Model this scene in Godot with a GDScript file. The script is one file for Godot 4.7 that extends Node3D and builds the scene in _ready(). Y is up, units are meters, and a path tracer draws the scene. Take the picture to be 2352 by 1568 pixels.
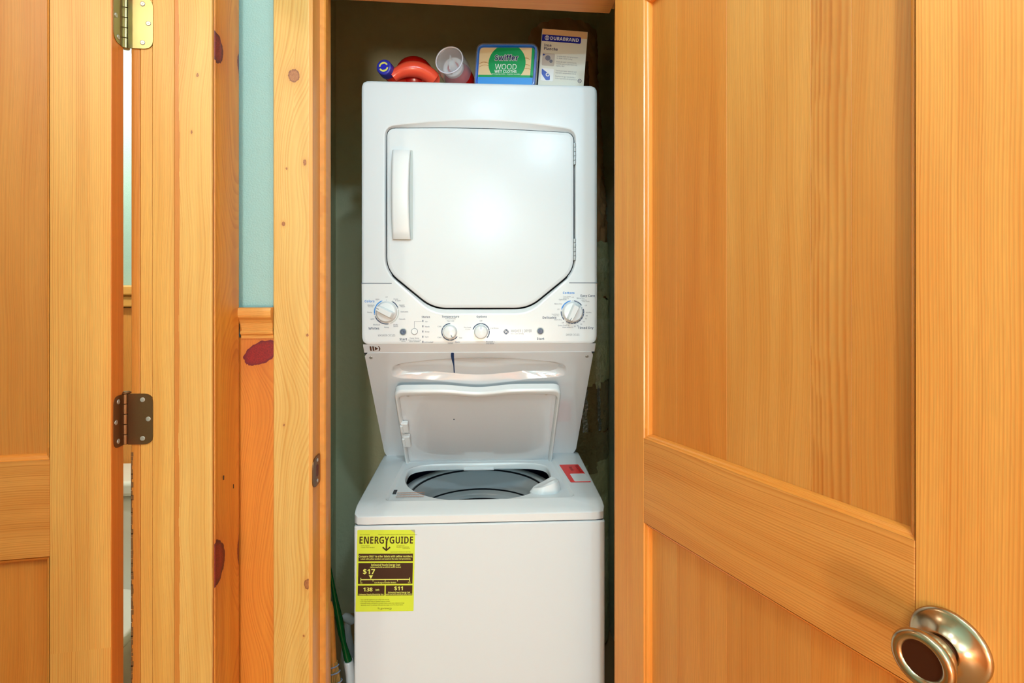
extends Node3D
# A stacked washer and dryer in a pine-trimmed hall closet. Metres, y up; house depth D runs along -z.

const CAM_H := 1.355
var M := {}
var font_plain: SystemFont
var font_bold: SystemFont

# ---------------------------------------------------------------- mesh builder
class Builder:
	var v := PackedVector3Array()
	var n := PackedVector3Array()
	var uv := PackedVector2Array()
	var idx := PackedInt32Array()

	func tri(a: Vector3, b: Vector3, c: Vector3, ua := Vector2.ZERO, ub := Vector2.ZERO, uc := Vector2.ZERO) -> void:
		var nn := (c - a).cross(b - a).normalized()
		var k := v.size()
		v.append_array([a, b, c]); n.append_array([nn, nn, nn]); uv.append_array([ua, ub, uc])
		idx.append_array([k, k + 1, k + 2])

	func quad(a: Vector3, b: Vector3, c: Vector3, d: Vector3) -> void:
		tri(a, b, c, Vector2(a.x, -a.y), Vector2(b.x, -b.y), Vector2(c.x, -c.y))
		tri(a, c, d, Vector2(a.x, -a.y), Vector2(c.x, -c.y), Vector2(d.x, -d.y))

	func grid(rings: Array, closed: bool, flip := false, uvs = null) -> void:
		var R := rings.size()
		var r0: PackedVector3Array = rings[0]
		var N := r0.size()
		var base := v.size()
		for i in R:
			var r: PackedVector3Array = rings[i]
			var ra: PackedVector3Array = rings[maxi(i - 1, 0)]
			var rb: PackedVector3Array = rings[mini(i + 1, R - 1)]
			for j in N:
				var jn := (j + 1) % N if closed else mini(j + 1, N - 1)
				var jp := (j - 1 + N) % N if closed else maxi(j - 1, 0)
				var du := r[jn] - r[jp]
				if du.length_squared() < 1e-14:
					du = rb[jn] - rb[jp] if i == 0 else ra[jn] - ra[jp]
				var dv := rb[j] - ra[j]
				var nn := dv.cross(du).normalized()
				if flip: nn = -nn
				v.append(r[j]); n.append(nn)
				uv.append(uvs.call(r[j], i, j) if uvs != null else Vector2(r[j].x, -r[j].y))
		var last := N if closed else N - 1
		for i in R - 1:
			for j in last:
				var a := base + i * N + j
				var b := base + i * N + (j + 1) % N
				var c := a + N
				var d := b + N
				if flip: idx.append_array([a, c, b, b, c, d])
				else: idx.append_array([a, b, c, b, d, c])

	func loft(rings: Array, closed := true, sharp := [], flip := false, uvs = null) -> void:
		var start := 0
		for s in sharp:
			grid(rings.slice(start, s + 1), closed, flip, uvs)
			start = s
		grid(rings.slice(start), closed, flip, uvs)

	func cap(ring: PackedVector3Array, flip := false) -> void:
		var c := Vector3.ZERO
		for p in ring: c += p
		c /= ring.size()
		var N := ring.size()
		for j in N:
			var p := ring[j]
			var q := ring[(j + 1) % N]
			if flip: tri(c, q, p, Vector2(c.x, -c.y), Vector2(q.x, -q.y), Vector2(p.x, -p.y))
			else: tri(c, p, q, Vector2(c.x, -c.y), Vector2(p.x, -p.y), Vector2(q.x, -q.y))

	func poly(pts: PackedVector2Array, z: float, xf := Transform3D()) -> void:
		var t := Geometry2D.triangulate_polygon(pts)
		for i in range(0, t.size(), 3):
			var a := pts[t[i]]; var b := pts[t[i + 1]]; var c := pts[t[i + 2]]
			if (b - a).cross(c - a) > 0:
				var s := b; b = c; c = s
			tri(xf * Vector3(a.x, a.y, z), xf * Vector3(b.x, b.y, z), xf * Vector3(c.x, c.y, z))

	# a flat plate with thickness: outline extruded from z0 to z1 (z1 in front)
	func plate(pts: PackedVector2Array, z0: float, z1: float, xf := Transform3D()) -> void:
		poly(pts, z1, xf)
		var N := pts.size()
		for j in N:
			var a := pts[j]; var b := pts[(j + 1) % N]
			var A := xf * Vector3(a.x, a.y, z1); var Bq := xf * Vector3(b.x, b.y, z1)
			var C := xf * Vector3(b.x, b.y, z0); var Dq := xf * Vector3(a.x, a.y, z0)
			quad(A, Bq, C, Dq)
		poly(pts, z0, xf)

	# rounded box: arcs on every edge; uv in texture units, grain along the axis g
	func rbox(lo: Vector3, hi: Vector3, r: float, seg := 1, g := 1, tex := Vector2(1, 1), off := Vector2.ZERO, xf := Transform3D()) -> void:
		var c := (lo + hi) * 0.5
		var h := (hi - lo) * 0.5
		r = minf(r, minf(h.x, minf(h.y, h.z)) * 0.999)
		for k in 3:
			var a := (k + 1) % 3
			var b := (k + 2) % 3
			for s in [-1.0, 1.0]:
				var ca := _coords(h[a], r, seg)
				var cb := _coords(h[b], r, seg)
				var base := v.size()
				for i in ca.size():
					for j in cb.size():
						var p := Vector3.ZERO
						p[k] = h[k] * s; p[a] = ca[i]; p[b] = cb[j]
						var q := p.clamp(-(h - Vector3(r, r, r)), h - Vector3(r, r, r))
						var nn := (p - q).normalized()
						var w := c + q + nn * r
						v.append(xf * w); n.append((xf.basis * nn).normalized())
						var gv := g if g != k else b
						var gu := 3 - k - gv
						uv.append(Vector2((w[gu] - lo[gu]) / tex.x, (hi[gv] - w[gv]) / tex.y) + off)
				for i in ca.size() - 1:
					for j in cb.size() - 1:
						var e := base + i * cb.size() + j
						var f := e + cb.size()
						if s > 0: idx.append_array([e, e + 1, f, f, e + 1, f + 1])
						else: idx.append_array([e, f, e + 1, f, f + 1, e + 1])

	func _coords(h: float, r: float, seg: int) -> PackedFloat32Array:
		var o := PackedFloat32Array()
		for i in seg + 1: o.append(-h + r * (1.0 - tan(PI / 4 * (1.0 - float(i) / seg))))
		for i in seg + 1: o.append(h - r * (1.0 - tan(PI / 4 * float(i) / seg)))
		return o

	# revolve (radius, height) pairs round the local z axis of xf
	func lathe(profile: Array, xf: Transform3D, seg := 32, sharp := [], closed_ends := true) -> void:
		var rings := []
		for p in profile:
			var ring := PackedVector3Array()
			for j in seg:
				var t := -TAU * j / seg
				ring.append(xf * Vector3(p.x * cos(t), p.x * sin(t), p.y))
			rings.append(ring)
		loft(rings, true, sharp, true)
		if closed_ends:
			if profile[0].x > 1e-5: cap(rings[0], false)
			if profile[-1].x > 1e-5: cap(rings[-1], true)

	func tube(path: PackedVector3Array, radii: PackedFloat32Array, seg := 16, bump = null) -> void:
		var rings := []
		var up := Vector3(0.137, 0.31, 0.94).normalized()
		for i in path.size():
			var t := (path[mini(i + 1, path.size() - 1)] - path[maxi(i - 1, 0)]).normalized()
			var a := up.cross(t).normalized()
			var b := t.cross(a).normalized()
			up = b
			var ring := PackedVector3Array()
			for j in seg:
				var ang := TAU * j / seg
				var rr := radii[i]
				if bump != null: rr += bump.call(i, ang)
				ring.append(path[i] + (a * cos(ang) + b * sin(ang)) * rr)
			rings.append(ring)
		loft(rings, true, [], false)
		cap(rings[0], true)
		cap(rings[-1], false)

	func text(s: String, at: Vector2, em: float, z: float, font: Font, align := 0, squeeze := 1.0, turn := 0.0, xf := Transform3D()) -> void:
		var t := TextMesh.new()
		t.text = s; t.font = font; t.font_size = 32; t.pixel_size = em / 32.0; t.depth = 0.0; t.curve_step = 1.5
		t.horizontal_alignment = [HORIZONTAL_ALIGNMENT_CENTER, HORIZONTAL_ALIGNMENT_LEFT, HORIZONTAL_ALIGNMENT_RIGHT][align]
		t.vertical_alignment = VERTICAL_ALIGNMENT_CENTER
		var local := xf * Transform3D(Basis(Vector3(0, 0, 1), turn).scaled_local(Vector3(squeeze, 1, 1)), Vector3(at.x, at.y, z))
		for k in t.get_surface_count():
			var arr := t.surface_get_arrays(k)
			var av: PackedVector3Array = arr[Mesh.ARRAY_VERTEX]
			var ai: PackedInt32Array = arr[Mesh.ARRAY_INDEX]
			var base := v.size()
			var nn := (local.basis * Vector3(0, 0, 1)).normalized()
			for p in av:
				v.append(local * p); n.append(nn); uv.append(Vector2.ZERO)
			for i in ai: idx.append(base + i)

	func mesh() -> ArrayMesh:
		var arr := []
		arr.resize(Mesh.ARRAY_MAX)
		arr[Mesh.ARRAY_VERTEX] = v; arr[Mesh.ARRAY_NORMAL] = n; arr[Mesh.ARRAY_TEX_UV] = uv; arr[Mesh.ARRAY_INDEX] = idx
		var m := ArrayMesh.new()
		m.add_surface_from_arrays(Mesh.PRIMITIVE_TRIANGLES, arr)
		return m

# ---------------------------------------------------------------- scene helpers
func P(x: float, y: float, d: float) -> Vector3: return Vector3(x, y, -d)

func put(called: String, b: Builder, m: Material, parent: Node = self) -> MeshInstance3D:
	var o := MeshInstance3D.new()
	o.name = called
	o.mesh = b.mesh()
	o.material_override = m
	parent.add_child(o, true)
	return o

func tag(o: Node, label: String, category := "", group := "", kind := "") -> Node:
	if label: o.set_meta("label", label)
	if category: o.set_meta("category", category)
	if group: o.set_meta("group", group)
	if kind: o.set_meta("kind", kind)
	return o

func thing(called: String, at: Transform3D, parent: Node = self) -> Node3D:
	var o := Node3D.new()
	o.name = called
	o.transform = at
	parent.add_child(o, true)
	return o

# a board in house coordinates
func board(called: String, x0: float, x1: float, y0: float, y1: float, d0: float, d1: float, m: Material, parent: Node = self, r := 0.0015, g := 1, tex := Vector2(1, 1), off := Vector2.ZERO) -> MeshInstance3D:
	var b := Builder.new()
	b.rbox(P(x0, y0, d1), P(x1, y1, d0), r, 1, g, tex, off)
	return put(called, b, m, parent)

func round_poly(pts: Array, radii: Array, closed := true, seg := 6) -> PackedVector2Array:
	var o := PackedVector2Array()
	var N := pts.size()
	for i in N:
		var p: Vector2 = pts[i]
		var r: float = radii[i] if i < radii.size() else radii[-1]
		if r <= 0.0 or (not closed and (i == 0 or i == N - 1)):
			o.append(p)
			continue
		var a: Vector2 = pts[(i - 1 + N) % N]
		var c: Vector2 = pts[(i + 1) % N]
		var s := p + (a - p).normalized() * minf(r, (a - p).length() * 0.49)
		var e := p + (c - p).normalized() * minf(r, (c - p).length() * 0.49)
		for k in seg + 1:
			var t := float(k) / seg
			o.append(s.lerp(p, t).lerp(p.lerp(e, t), t))
	return o

func resample(pts: PackedVector2Array, N: int, closed := true) -> PackedVector2Array:
	var src := pts.duplicate()
	if closed: src.append(pts[0])
	var total := 0.0
	for i in src.size() - 1: total += src[i].distance_to(src[i + 1])
	var o := PackedVector2Array()
	var step := total / (N if closed else N - 1)
	var i := 0
	var done := 0.0
	for k in N:
		var want := step * k
		while i < src.size() - 2 and done + src[i].distance_to(src[i + 1]) < want:
			done += src[i].distance_to(src[i + 1]); i += 1
		var l := src[i].distance_to(src[i + 1])
		o.append(src[i].lerp(src[i + 1], clampf((want - done) / l if l > 0.0 else 0.0, 0.0, 1.0)))
	return o

# moves a clockwise outline (seen with y up) inward by d
func inset(pts: PackedVector2Array, d: float) -> PackedVector2Array:
	var o := PackedVector2Array()
	var N := pts.size()
	for i in N:
		var t := (pts[(i + 1) % N] - pts[(i - 1 + N) % N]).normalized()
		o.append(pts[i] + Vector2(t.y, -t.x) * d)
	return o

func lift(pts: PackedVector2Array, z: float) -> PackedVector3Array:
	var o := PackedVector3Array()
	for p in pts: o.append(Vector3(p.x, p.y, z))
	return o

func rect2(x0: float, y0: float, x1: float, y1: float, r := 0.0, seg := 5) -> PackedVector2Array:
	return round_poly([Vector2(x0, y0), Vector2(x0, y1), Vector2(x1, y1), Vector2(x1, y0)], [r], true, seg)

func disc2(c: Vector2, r: float, seg := 32) -> PackedVector2Array:
	var o := PackedVector2Array()
	for i in seg: o.append(c + Vector2(cos(-TAU * i / seg), sin(-TAU * i / seg)) * r)
	return o

func arc2(c: Vector2, r0: float, r1: float, a0: float, a1: float, seg := 16) -> PackedVector2Array:
	var o := PackedVector2Array()
	for i in seg + 1: o.append(c + Vector2.from_angle(deg_to_rad(lerpf(a0, a1, float(i) / seg))) * r1)
	for i in seg + 1: o.append(c + Vector2.from_angle(deg_to_rad(lerpf(a1, a0, float(i) / seg))) * r0)
	return o

func ray_hit(poly: PackedVector2Array, c: Vector2, dir: Vector2) -> Vector2:
	var best := c
	var far := 0.0
	for i in poly.size():
		var hit = Geometry2D.segment_intersects_segment(c, c + dir * 3.0, poly[i], poly[(i + 1) % poly.size()])
		if hit != null and c.distance_to(hit) > far:
			far = c.distance_to(hit); best = hit
	return best

func mat(c: Color, rough: float, metal := 0.0, spec := 0.5) -> StandardMaterial3D:
	var m := StandardMaterial3D.new()
	m.albedo_color = c; m.roughness = rough; m.metallic = metal; m.metallic_specular = spec
	return m

func noise_of(freq: float, seed_: int, oct := 3) -> FastNoiseLite:
	var f := FastNoiseLite.new()
	f.noise_type = FastNoiseLite.TYPE_SIMPLEX
	f.seed = seed_; f.frequency = freq; f.fractal_octaves = oct
	f.fractal_type = FastNoiseLite.FRACTAL_FBM if oct > 1 else FastNoiseLite.FRACTAL_NONE
	return f

func noise_tex(freq: float, seed_: int, size := 256, normal := false, strength := 4.0) -> NoiseTexture2D:
	var t := NoiseTexture2D.new()
	t.width = size; t.height = size; t.seamless = true; t.noise = noise_of(freq, seed_)
	t.as_normal_map = normal; t.bump_strength = strength
	return t

# Wood figure: growth rings cut by a board wm by hm metres, knots [x, y from the top, half width, half height, redness]
func wood(w: int, h: int, wm: float, hm: float, seed_: int, o: Dictionary) -> ImageTexture:
	var early: Color = o.early
	var late: Color = o.late
	var heart: Color = o.get("heart", late)
	var sp: float = o.get("spacing", 0.003)
	var depth: float = o.get("depth", 10.0)       # distance of the pith below the board: big = straight vertical grain
	var cx: float = o.get("pith", 0.5) * wm
	var lean: float = o.get("lean", 0.0)
	var wob: float = o.get("wobble", 0.004)
	var amount: float = o.get("contrast", 0.7)
	var knots: Array = o.get("knots", [])
	var big := noise_of(1.0, seed_, 2)
	var fib := noise_of(1.0, seed_ + 7, 2)
	var tone := noise_of(1.0, seed_ + 13, 2)
	var data := PackedByteArray()
	data.resize(w * h * 3)
	var flat := depth < 1.0
	for j in h:
		var y := (j + 0.5) / h * hm
		var dy := depth + (big.get_noise_2d(y * 1.1, 3.7) * 0.05 if flat else 0.0)
		var sway := big.get_noise_2d(y * 1.6, 91.0) * wob * 2.0 + lean * y
		for i in w:
			var x := (i + 0.5) / w * wm
			var push := 0.0
			var kn := 0.0
			var kr := 0.0
			var halo := 0.0
			for k in knots:
				var tilt: float = k[4] if k.size() > 4 else 0.0
				var rel := Vector2(x - k[0], y - k[1]).rotated(tilt)
				var ex: float = rel.x / k[2]
				var ey: float = rel.y / k[3]
				var e := sqrt(ex * ex + ey * ey)
				if e < 6.0:
					var reach := exp(-ex * ex * 0.16 - ey * ey * 0.10)
					push += (1.0 if ex > 0.0 else -1.0) * reach * k[2] * 1.1
					halo = maxf(halo, exp(-(e - 1.0) * 1.1) if e > 1.0 else 1.0)
					if e < 1.0 + fib.get_noise_2d(ex * 2.0, ey * 2.0) * 0.07:
						kn = 1.0
						kr = e
			var xx := x - sway - push * 0.75
			var r := sqrt((xx - cx) * (xx - cx) + dy * dy) if flat else xx
			r += big.get_noise_2d(x * 14.0, y * 2.0) * wob * 0.35
			var ph := r / sp + big.get_noise_2d(r * 26.0, 40.0) * 1.2
			var t := ph - floorf(ph)
			var ring := smoothstep(0.25, 0.86, t) * (1.0 - smoothstep(0.9, 1.0, t))
			var f := fib.get_noise_2d(x * 900.0, y * 14.0)
			var g := tone.get_noise_2d(x * 22.0, y * 1.4)
			var per := 0.55 + 0.45 * tone.get_noise_2d(floorf(ph) * 3.3, 7.0)
			var c := early.lerp(late, clampf(ring * amount * per + f * 0.12 + g * 0.22 + 0.1, 0.0, 1.0))
			if o.has("band") and x > o.band[0] and x < o.band[1] + big.get_noise_2d(y * 5.0, 9.0) * 0.0016: c = c.lerp(o.band[2], 0.75)
			if halo > 0.0: c = c.lerp(heart, halo * 0.4)
			if kn > 0.0:
				var swirl := 0.5 + 0.5 * sin(kr * 16.0 + fib.get_noise_2d(x * 240.0, y * 240.0) * 4.0)
				var edge := smoothstep(0.72, 0.98, kr)
				c = (o.get("knot", heart) as Color).lerp(o.get("knot2", late), swirl * 0.6)
				c = c.lerp((o.get("bark", Color(0.2, 0.05, 0.03)) as Color), edge * 0.75)
			c = c * (1.0 + f * 0.05)
			var at := (j * w + i) * 3
			data[at] = clampi(int(c.r * 255.0), 0, 255)
			data[at + 1] = clampi(int(c.g * 255.0), 0, 255)
			data[at + 2] = clampi(int(c.b * 255.0), 0, 255)
	return ImageTexture.create_from_image(Image.create_from_data(w, h, false, Image.FORMAT_RGB8, data))

func wood_mat(t: Texture2D, rough := 0.46, tint := Color(1, 1, 1)) -> StandardMaterial3D:
	var m := mat(tint, rough)
	m.albedo_texture = t
	m.clearcoat_enabled = true
	m.clearcoat = 0.12
	m.clearcoat_roughness = 0.4
	return m

func screw(parent: Node, xf: Transform3D, r := 0.0042) -> void:
	var b := Builder.new()
	b.lathe([Vector2(r, -0.0004), Vector2(r, 0.0006), Vector2(r * 0.8, 0.0011), Vector2(r * 0.3, 0.0009), Vector2(0, 0.0008)], xf, 16)
	for k in 2:
		b.rbox(Vector3(-r * 0.55, -r * 0.1, 0.0009), Vector3(r * 0.55, r * 0.1, 0.00125), 0.0001, 1, 1, Vector2.ONE, Vector2.ZERO, xf * Transform3D(Basis(Vector3(0, 0, 1), PI * 0.5 * k + 0.6), Vector3.ZERO))
	put("screw", b, M.screw, parent)

# ---------------------------------------------------------------- build
func _ready() -> void:
	set_camera_and_light()
	make_materials()
	shell()
	trims()
	bathroom()
	door_bath()
	door_closet()
	washer_dryer()
	on_the_dryer()
	behind_and_beside()

func set_camera_and_light() -> void:
	var cam := Camera3D.new()
	cam.name = "camera"
	cam.projection = Camera3D.PROJECTION_FRUSTUM
	cam.near = 0.05; cam.far = 30.0
	var size := 0.05 * 1568.0 / 1150.0
	cam.size = size
	cam.frustum_offset = Vector2(0, -94.0 / 1568.0 * size)
	cam.position = P(0, CAM_H, 0)
	cam.rotation_degrees = Vector3(0, -5.0, 0)
	add_child(cam)
	cam.current = true
	var e := Environment.new()
	e.background_mode = Environment.BG_COLOR
	e.background_color = Color(0.02, 0.02, 0.02)
	e.tonemap_mode = Environment.TONE_MAPPER_LINEAR
	e.tonemap_exposure = 0.505
	e.sdfgi_enabled = true; e.ssao_enabled = true; e.ssil_enabled = true
	var we := WorldEnvironment.new()
	we.name = "environment"
	we.environment = e
	add_child(we)
	lamp(P(0.0, 2.42, 0.0), 0.55, "unseen round white glass ceiling lamp above the doorway end of the hall")  # out of view; lights the dryer front and the closet gaps
	lamp(P(0.12, 2.42, 0.5), 0.2, "unseen round white glass ceiling lamp nearest the laundry closet")  # out of view; lights the closet wall left of the dryer
	lamp(P(0.0, 2.42, -1.8), 0.5, "added fill lamp of round white glass, out of view on the ceiling in the middle of the hall")  # added fill from behind, evening out the light on the appliances
	lamp(P(-0.1, 2.42, -3.6), 8.0, "added fill lamp of round white glass, out of view on the ceiling farthest from the laundry closet")  # added far fill, lights washer and dryer evenly from top to bottom
	lamp(P(-1.5, 2.42, 1.3), 2.2, "unseen round white glass ceiling lamp in the bathroom near the toilet", Color(1.0, 0.99, 0.95))  # out of view; lights the bathroom wall beyond the hinge gap
	lamp(P(-1.05, 2.42, -0.25), 1.15, "unseen round white glass ceiling lamp in the bathroom before the open door", Color(1.0, 0.94, 0.85))  # out of view, placed to light the face of the open bathroom door
	lamp(P(0.35, 2.42, -0.6), 1.5, "added fill lamp of round white glass, out of view on the ceiling on the right behind the viewer")  # added fill, reaching into the gap left of the washer
	added_fill_lamp(P(0.05, 0.0, -2.4), 0.75, 6.0)  # added low fill for the washer, lower doors and closet

func added_fill_lamp(at: Vector3, high: float, energy: float) -> void:  # fill light behind the viewer, added in the shape of a floor lamp
	var t := thing("added_fill_lamp", Transform3D(Basis(), at))
	tag(t, "added fill light with a large white paper globe, out of view in the hall", "fill lamp")
	var up := Transform3D(Basis(Vector3(1, 0, 0), -PI / 2), Vector3.ZERO)
	var metal := mat(Color(0.45, 0.36, 0.24), 0.4, 0.8)
	var b := Builder.new()
	b.lathe([Vector2(0.14, 0.0), Vector2(0.14, 0.015), Vector2(0.11, 0.025), Vector2(0.02, 0.032)], up, 32)
	put("base", b, metal, t)
	b = Builder.new()
	b.lathe([Vector2(0.011, 0.03), Vector2(0.011, high - 0.20), Vector2(0.03, high - 0.195), Vector2(0.03, high - 0.185)], up, 16)
	put("pole", b, metal, t)
	b = Builder.new()
	b.lathe([Vector2(0.028, high - 0.186), Vector2(0.10, high - 0.162), Vector2(0.162, high - 0.10), Vector2(0.19, high), Vector2(0.162, high + 0.10), Vector2(0.10, high + 0.162), Vector2(0.0, high + 0.19)], up, 32)
	var gm := mat(Color(0.95, 0.85, 0.7), 0.3)
	gm.emission_enabled = true
	gm.emission = Color(1.0, 0.9, 0.78)
	gm.emission_energy_multiplier = 0.8
	put("fill_globe_lamp", b, gm, t)
	var l := OmniLight3D.new()
	l.name = "bulb_light"
	l.position = Vector3(0, high, 0)
	l.light_energy = energy
	l.light_color = Color(1.0, 0.955, 0.88)
	l.light_size = 0.15
	l.omni_range = 12.0; l.omni_attenuation = 2.0
	l.shadow_enabled = true
	t.add_child(l)

func lamp(at: Vector3, energy: float, label: String, tone := Color(0.77, 0.925, 1.0)) -> void:
	var t := thing("unseen_ceiling_lamp", Transform3D(Basis(), at))
	tag(t, label, "ceiling lamp")
	var down := Transform3D(Basis(Vector3(1, 0, 0), PI / 2), Vector3.ZERO)
	var b := Builder.new()
	b.lathe([Vector2(0.09, 0.0), Vector2(0.09, 0.018), Vector2(0.075, 0.026), Vector2(0.04, 0.03)], down, 32)
	put("base_plate", b, mat(Color(0.85, 0.84, 0.8), 0.4), t)
	var g := Builder.new()
	g.lathe([Vector2(0.045, 0.03), Vector2(0.075, 0.05), Vector2(0.085, 0.08), Vector2(0.078, 0.11), Vector2(0.05, 0.135), Vector2(0.0, 0.143)], down, 32)
	var gm := mat(Color(0.95, 0.95, 0.93), 0.3)
	gm.emission_enabled = true
	gm.emission = Color(1.0, 0.97, 0.93)
	gm.emission_energy_multiplier = 3.0
	put("glass_globe_lamp", g, gm, t)
	var l := OmniLight3D.new()
	l.name = "bulb_light"
	l.position = Vector3(0, -0.09, 0)
	l.light_energy = energy
	l.light_color = tone
	l.light_size = 0.045
	l.omni_range = 12.0; l.omni_attenuation = 2.0
	l.shadow_enabled = true
	t.add_child(l)

func make_materials() -> void:
	font_plain = SystemFont.new(); font_plain.font_names = ["Droid Sans"]
	font_bold = SystemFont.new(); font_bold.font_names = ["Droid Sans"]; font_bold.font_weight = 700
	var stile := wood(640, 1024, 0.30, 2.1, 11, {"early": Color(0.91, 0.675, 0.355), "late": Color(0.83, 0.51, 0.20), "spacing": 0.0028, "wobble": 0.0013, "contrast": 0.75})
	M.stile = wood_mat(stile)
	M.stile_warm = wood_mat(stile, 0.46, Color(1.0, 0.93, 0.84))
	M.edge = wood_mat(stile, 0.4, Color(0.93, 0.76, 0.58))
	var panel := wood(768, 1024, 0.5, 2.1, 23, {"early": Color(0.85, 0.585, 0.28), "late": Color(0.755, 0.435, 0.132), "spacing": 0.0036, "wobble": 0.004, "contrast": 0.42})
	M.panel = [wood_mat(panel, 0.45), wood_mat(panel, 0.45, Color(1.0, 0.97, 0.93)), wood_mat(panel, 0.45, Color(0.97, 0.93, 0.88)), wood_mat(panel, 0.45, Color(1.0, 0.94, 0.86)), wood_mat(panel, 0.45, Color(0.99, 0.90, 0.78))]
	var streak := wood(256, 1024, 0.25, 2.1, 29, {"early": Color(0.83, 0.56, 0.262), "late": Color(0.70, 0.37, 0.10), "spacing": 0.0034, "wobble": 0.0015, "contrast": 0.7})
	M.streak = wood_mat(streak, 0.45)
	var rail := wood(384, 1024, 0.17, 0.6, 31, {"early": Color(0.87, 0.59, 0.285), "late": Color(0.75, 0.42, 0.13), "spacing": 0.0034, "wobble": 0.005, "contrast": 0.7, "lean": 0.02})
	M.rail = wood_mat(rail, 0.44)
	M.bead = wood_mat(stile, 0.25, Color(1.0, 0.88, 0.74))
	var pine := {"early": Color(0.819, 0.655, 0.367), "late": Color(0.727, 0.503, 0.198), "heart": Color(0.74, 0.47, 0.2), "spacing": 0.0036, "depth": 0.10, "pith": 1.5, "wobble": 0.006, "contrast": 0.6, "knot": Color(0.55, 0.32, 0.17), "knot2": Color(0.72, 0.48, 0.28), "bark": Color(0.4, 0.2, 0.1)}
	# left closet casing, 0.07 wide, from y 2.12 down
	var c1 := pine.duplicate()
	c1.knots = [[0.040, 0.318, 0.011, 0.013], [0.020, 0.613, 0.003, 0.004], [0.061, 0.49, 0.003, 0.006], [0.066, 0.834, 0.0022, 0.0025], [0.066, 1.33, 0.006, 0.01], [0.021, 1.012, 0.0016, 0.0022], [0.059, 1.433, 0.0018, 0.002], [0.026, 0.503, 0.0016, 0.002]]
	M.casing = wood_mat(wood(128, 2048, 0.0705, 2.12, 41, c1))
	var c2 := pine.duplicate()
	c2.contrast = 0.45; c2.early = Color(0.87, 0.57, 0.20); c2.late = Color(0.72, 0.38, 0.10); c2.knot = Color(0.42, 0.05, 0.06); c2.knot2 = Color(0.64, 0.16, 0.08); c2.bark = Color(0.28, 0.02, 0.07); c2.heart = Color(0.72, 0.34, 0.12)
	c2.pith = 0.9; c2.depth = 0.06; c2.spacing = 0.005
	c2.knots = [[0.014, 0.312, 0.024, 0.026], [0.104, 0.30, 0.012, 0.02], [0.012, 1.235, 0.030, 0.040], [0.104, 1.254, 0.012, 0.03]]
	M.red_casing = wood_mat(wood(128, 2048, 0.107, 2.12, 47, c2))
	var c3 := pine.duplicate()
	c3.early = Color(0.84, 0.51, 0.17); c3.late = Color(0.72, 0.37, 0.09); c3.knot = Color(0.45, 0.02, 0.05); c3.knot2 = Color(0.66, 0.10, 0.06); c3.bark = Color(0.36, 0.02, 0.10); c3.heart = Color(0.72, 0.36, 0.12)
	c3.knots = [[0.055, 0.031, 0.036, 0.021, 0.5]]
	M.wainscot = wood_mat(wood(256, 2048, 0.083, 1.3, 53, c3))
	var c4 := pine.duplicate()
	c4.early = Color(0.828, 0.632, 0.340); c4.late = Color(0.736, 0.474, 0.180); c4.spacing = 0.0042; c4.depth = 10.0; c4.wobble = 0.009; c4.contrast = 0.55; c4.band = [0.0, 0.0095, Color(0.72, 0.40, 0.13)]
	c4.knots = [[0.030, 0.42, 0.0015, 0.003], [0.04, 0.32, 0.002, 0.003]]
	M.jamb = wood_mat(wood(128, 2048, 0.075, 2.12, 59, c4))
	var pale := wood(128, 1024, 0.1, 2.1, 61, {"early": Color(0.84, 0.625, 0.315), "late": Color(0.77, 0.50, 0.20), "spacing": 0.004, "wobble": 0.004, "contrast": 0.5})
	M.pale = wood_mat(pale)
	M.pale_pink = wood_mat(pale, 0.45, Color(1.0, 0.95, 0.93))
	M.pale_orange = wood_mat(pale, 0.45, Color(1.0, 0.91, 0.82))
	M.worn = wood_mat(pale, 0.55, Color(0.92, 0.80, 0.62))
	M.aqua = mat(Color(0.60, 0.735, 0.71), 0.55)
	M.aqua.normal_enabled = true
	M.aqua.normal_texture = noise_tex(0.05, 5, 256, true, 5.0)
	M.aqua.normal_scale = 0.3
	M.aqua.uv1_triplanar = true; M.aqua.uv1_world_triplanar = true; M.aqua.uv1_scale = Vector3(14, 14, 14)
	M.sage = mat(Color(0.92, 0.92, 0.77), 0.6)
	M.sage.normal_enabled = true
	M.sage.normal_texture = noise_tex(0.03, 6, 256, true, 4.0)
	M.sage.normal_scale = 0.25
	M.sage.uv1_triplanar = true; M.sage.uv1_world_triplanar = true; M.sage.uv1_scale = Vector3(4, 4, 4)
	M.white_paint = mat(Color(0.88, 0.87, 0.84), 0.7)
	M.floor = mat(Color(0.76, 0.58, 0.38), 0.5)
	M.enamel = mat(Color(0.83, 0.855, 0.87), 0.2, 0.0, 0.24)
	M.plastic = mat(Color(0.85, 0.87, 0.88), 0.22)
	M.gloss = mat(Color(0.82, 0.835, 0.85), 0.09, 0.0, 0.7)
	M.gloss.clearcoat_enabled = true; M.gloss.clearcoat = 0.6; M.gloss.clearcoat_roughness = 0.06
	M.gap = mat(Color(0.03, 0.05, 0.10), 0.7)
	M.navy = mat(Color(0.035, 0.045, 0.13), 0.35)
	M.print_dark = mat(Color(0.24, 0.31, 0.41), 0.5)
	M.print_grey = mat(Color(0.38, 0.42, 0.47), 0.5)
	M.print_blue = mat(Color(0.16, 0.50, 0.80), 0.5)
	M.print_pale = mat(Color(0.72, 0.75, 0.74), 0.5)
	M.button = mat(Color(0.27, 0.33, 0.43), 0.35)
	M.steel = mat(Color(0.70, 0.72, 0.73), 0.35, 0.6)
	M.screw = mat(Color(0.72, 0.71, 0.68), 0.35, 0.6)
	M.brass = mat(Color(0.58, 0.52, 0.36), 0.3, 0.95)
	M.bronze = mat(Color(0.50, 0.37, 0.25), 0.38, 0.85)
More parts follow.
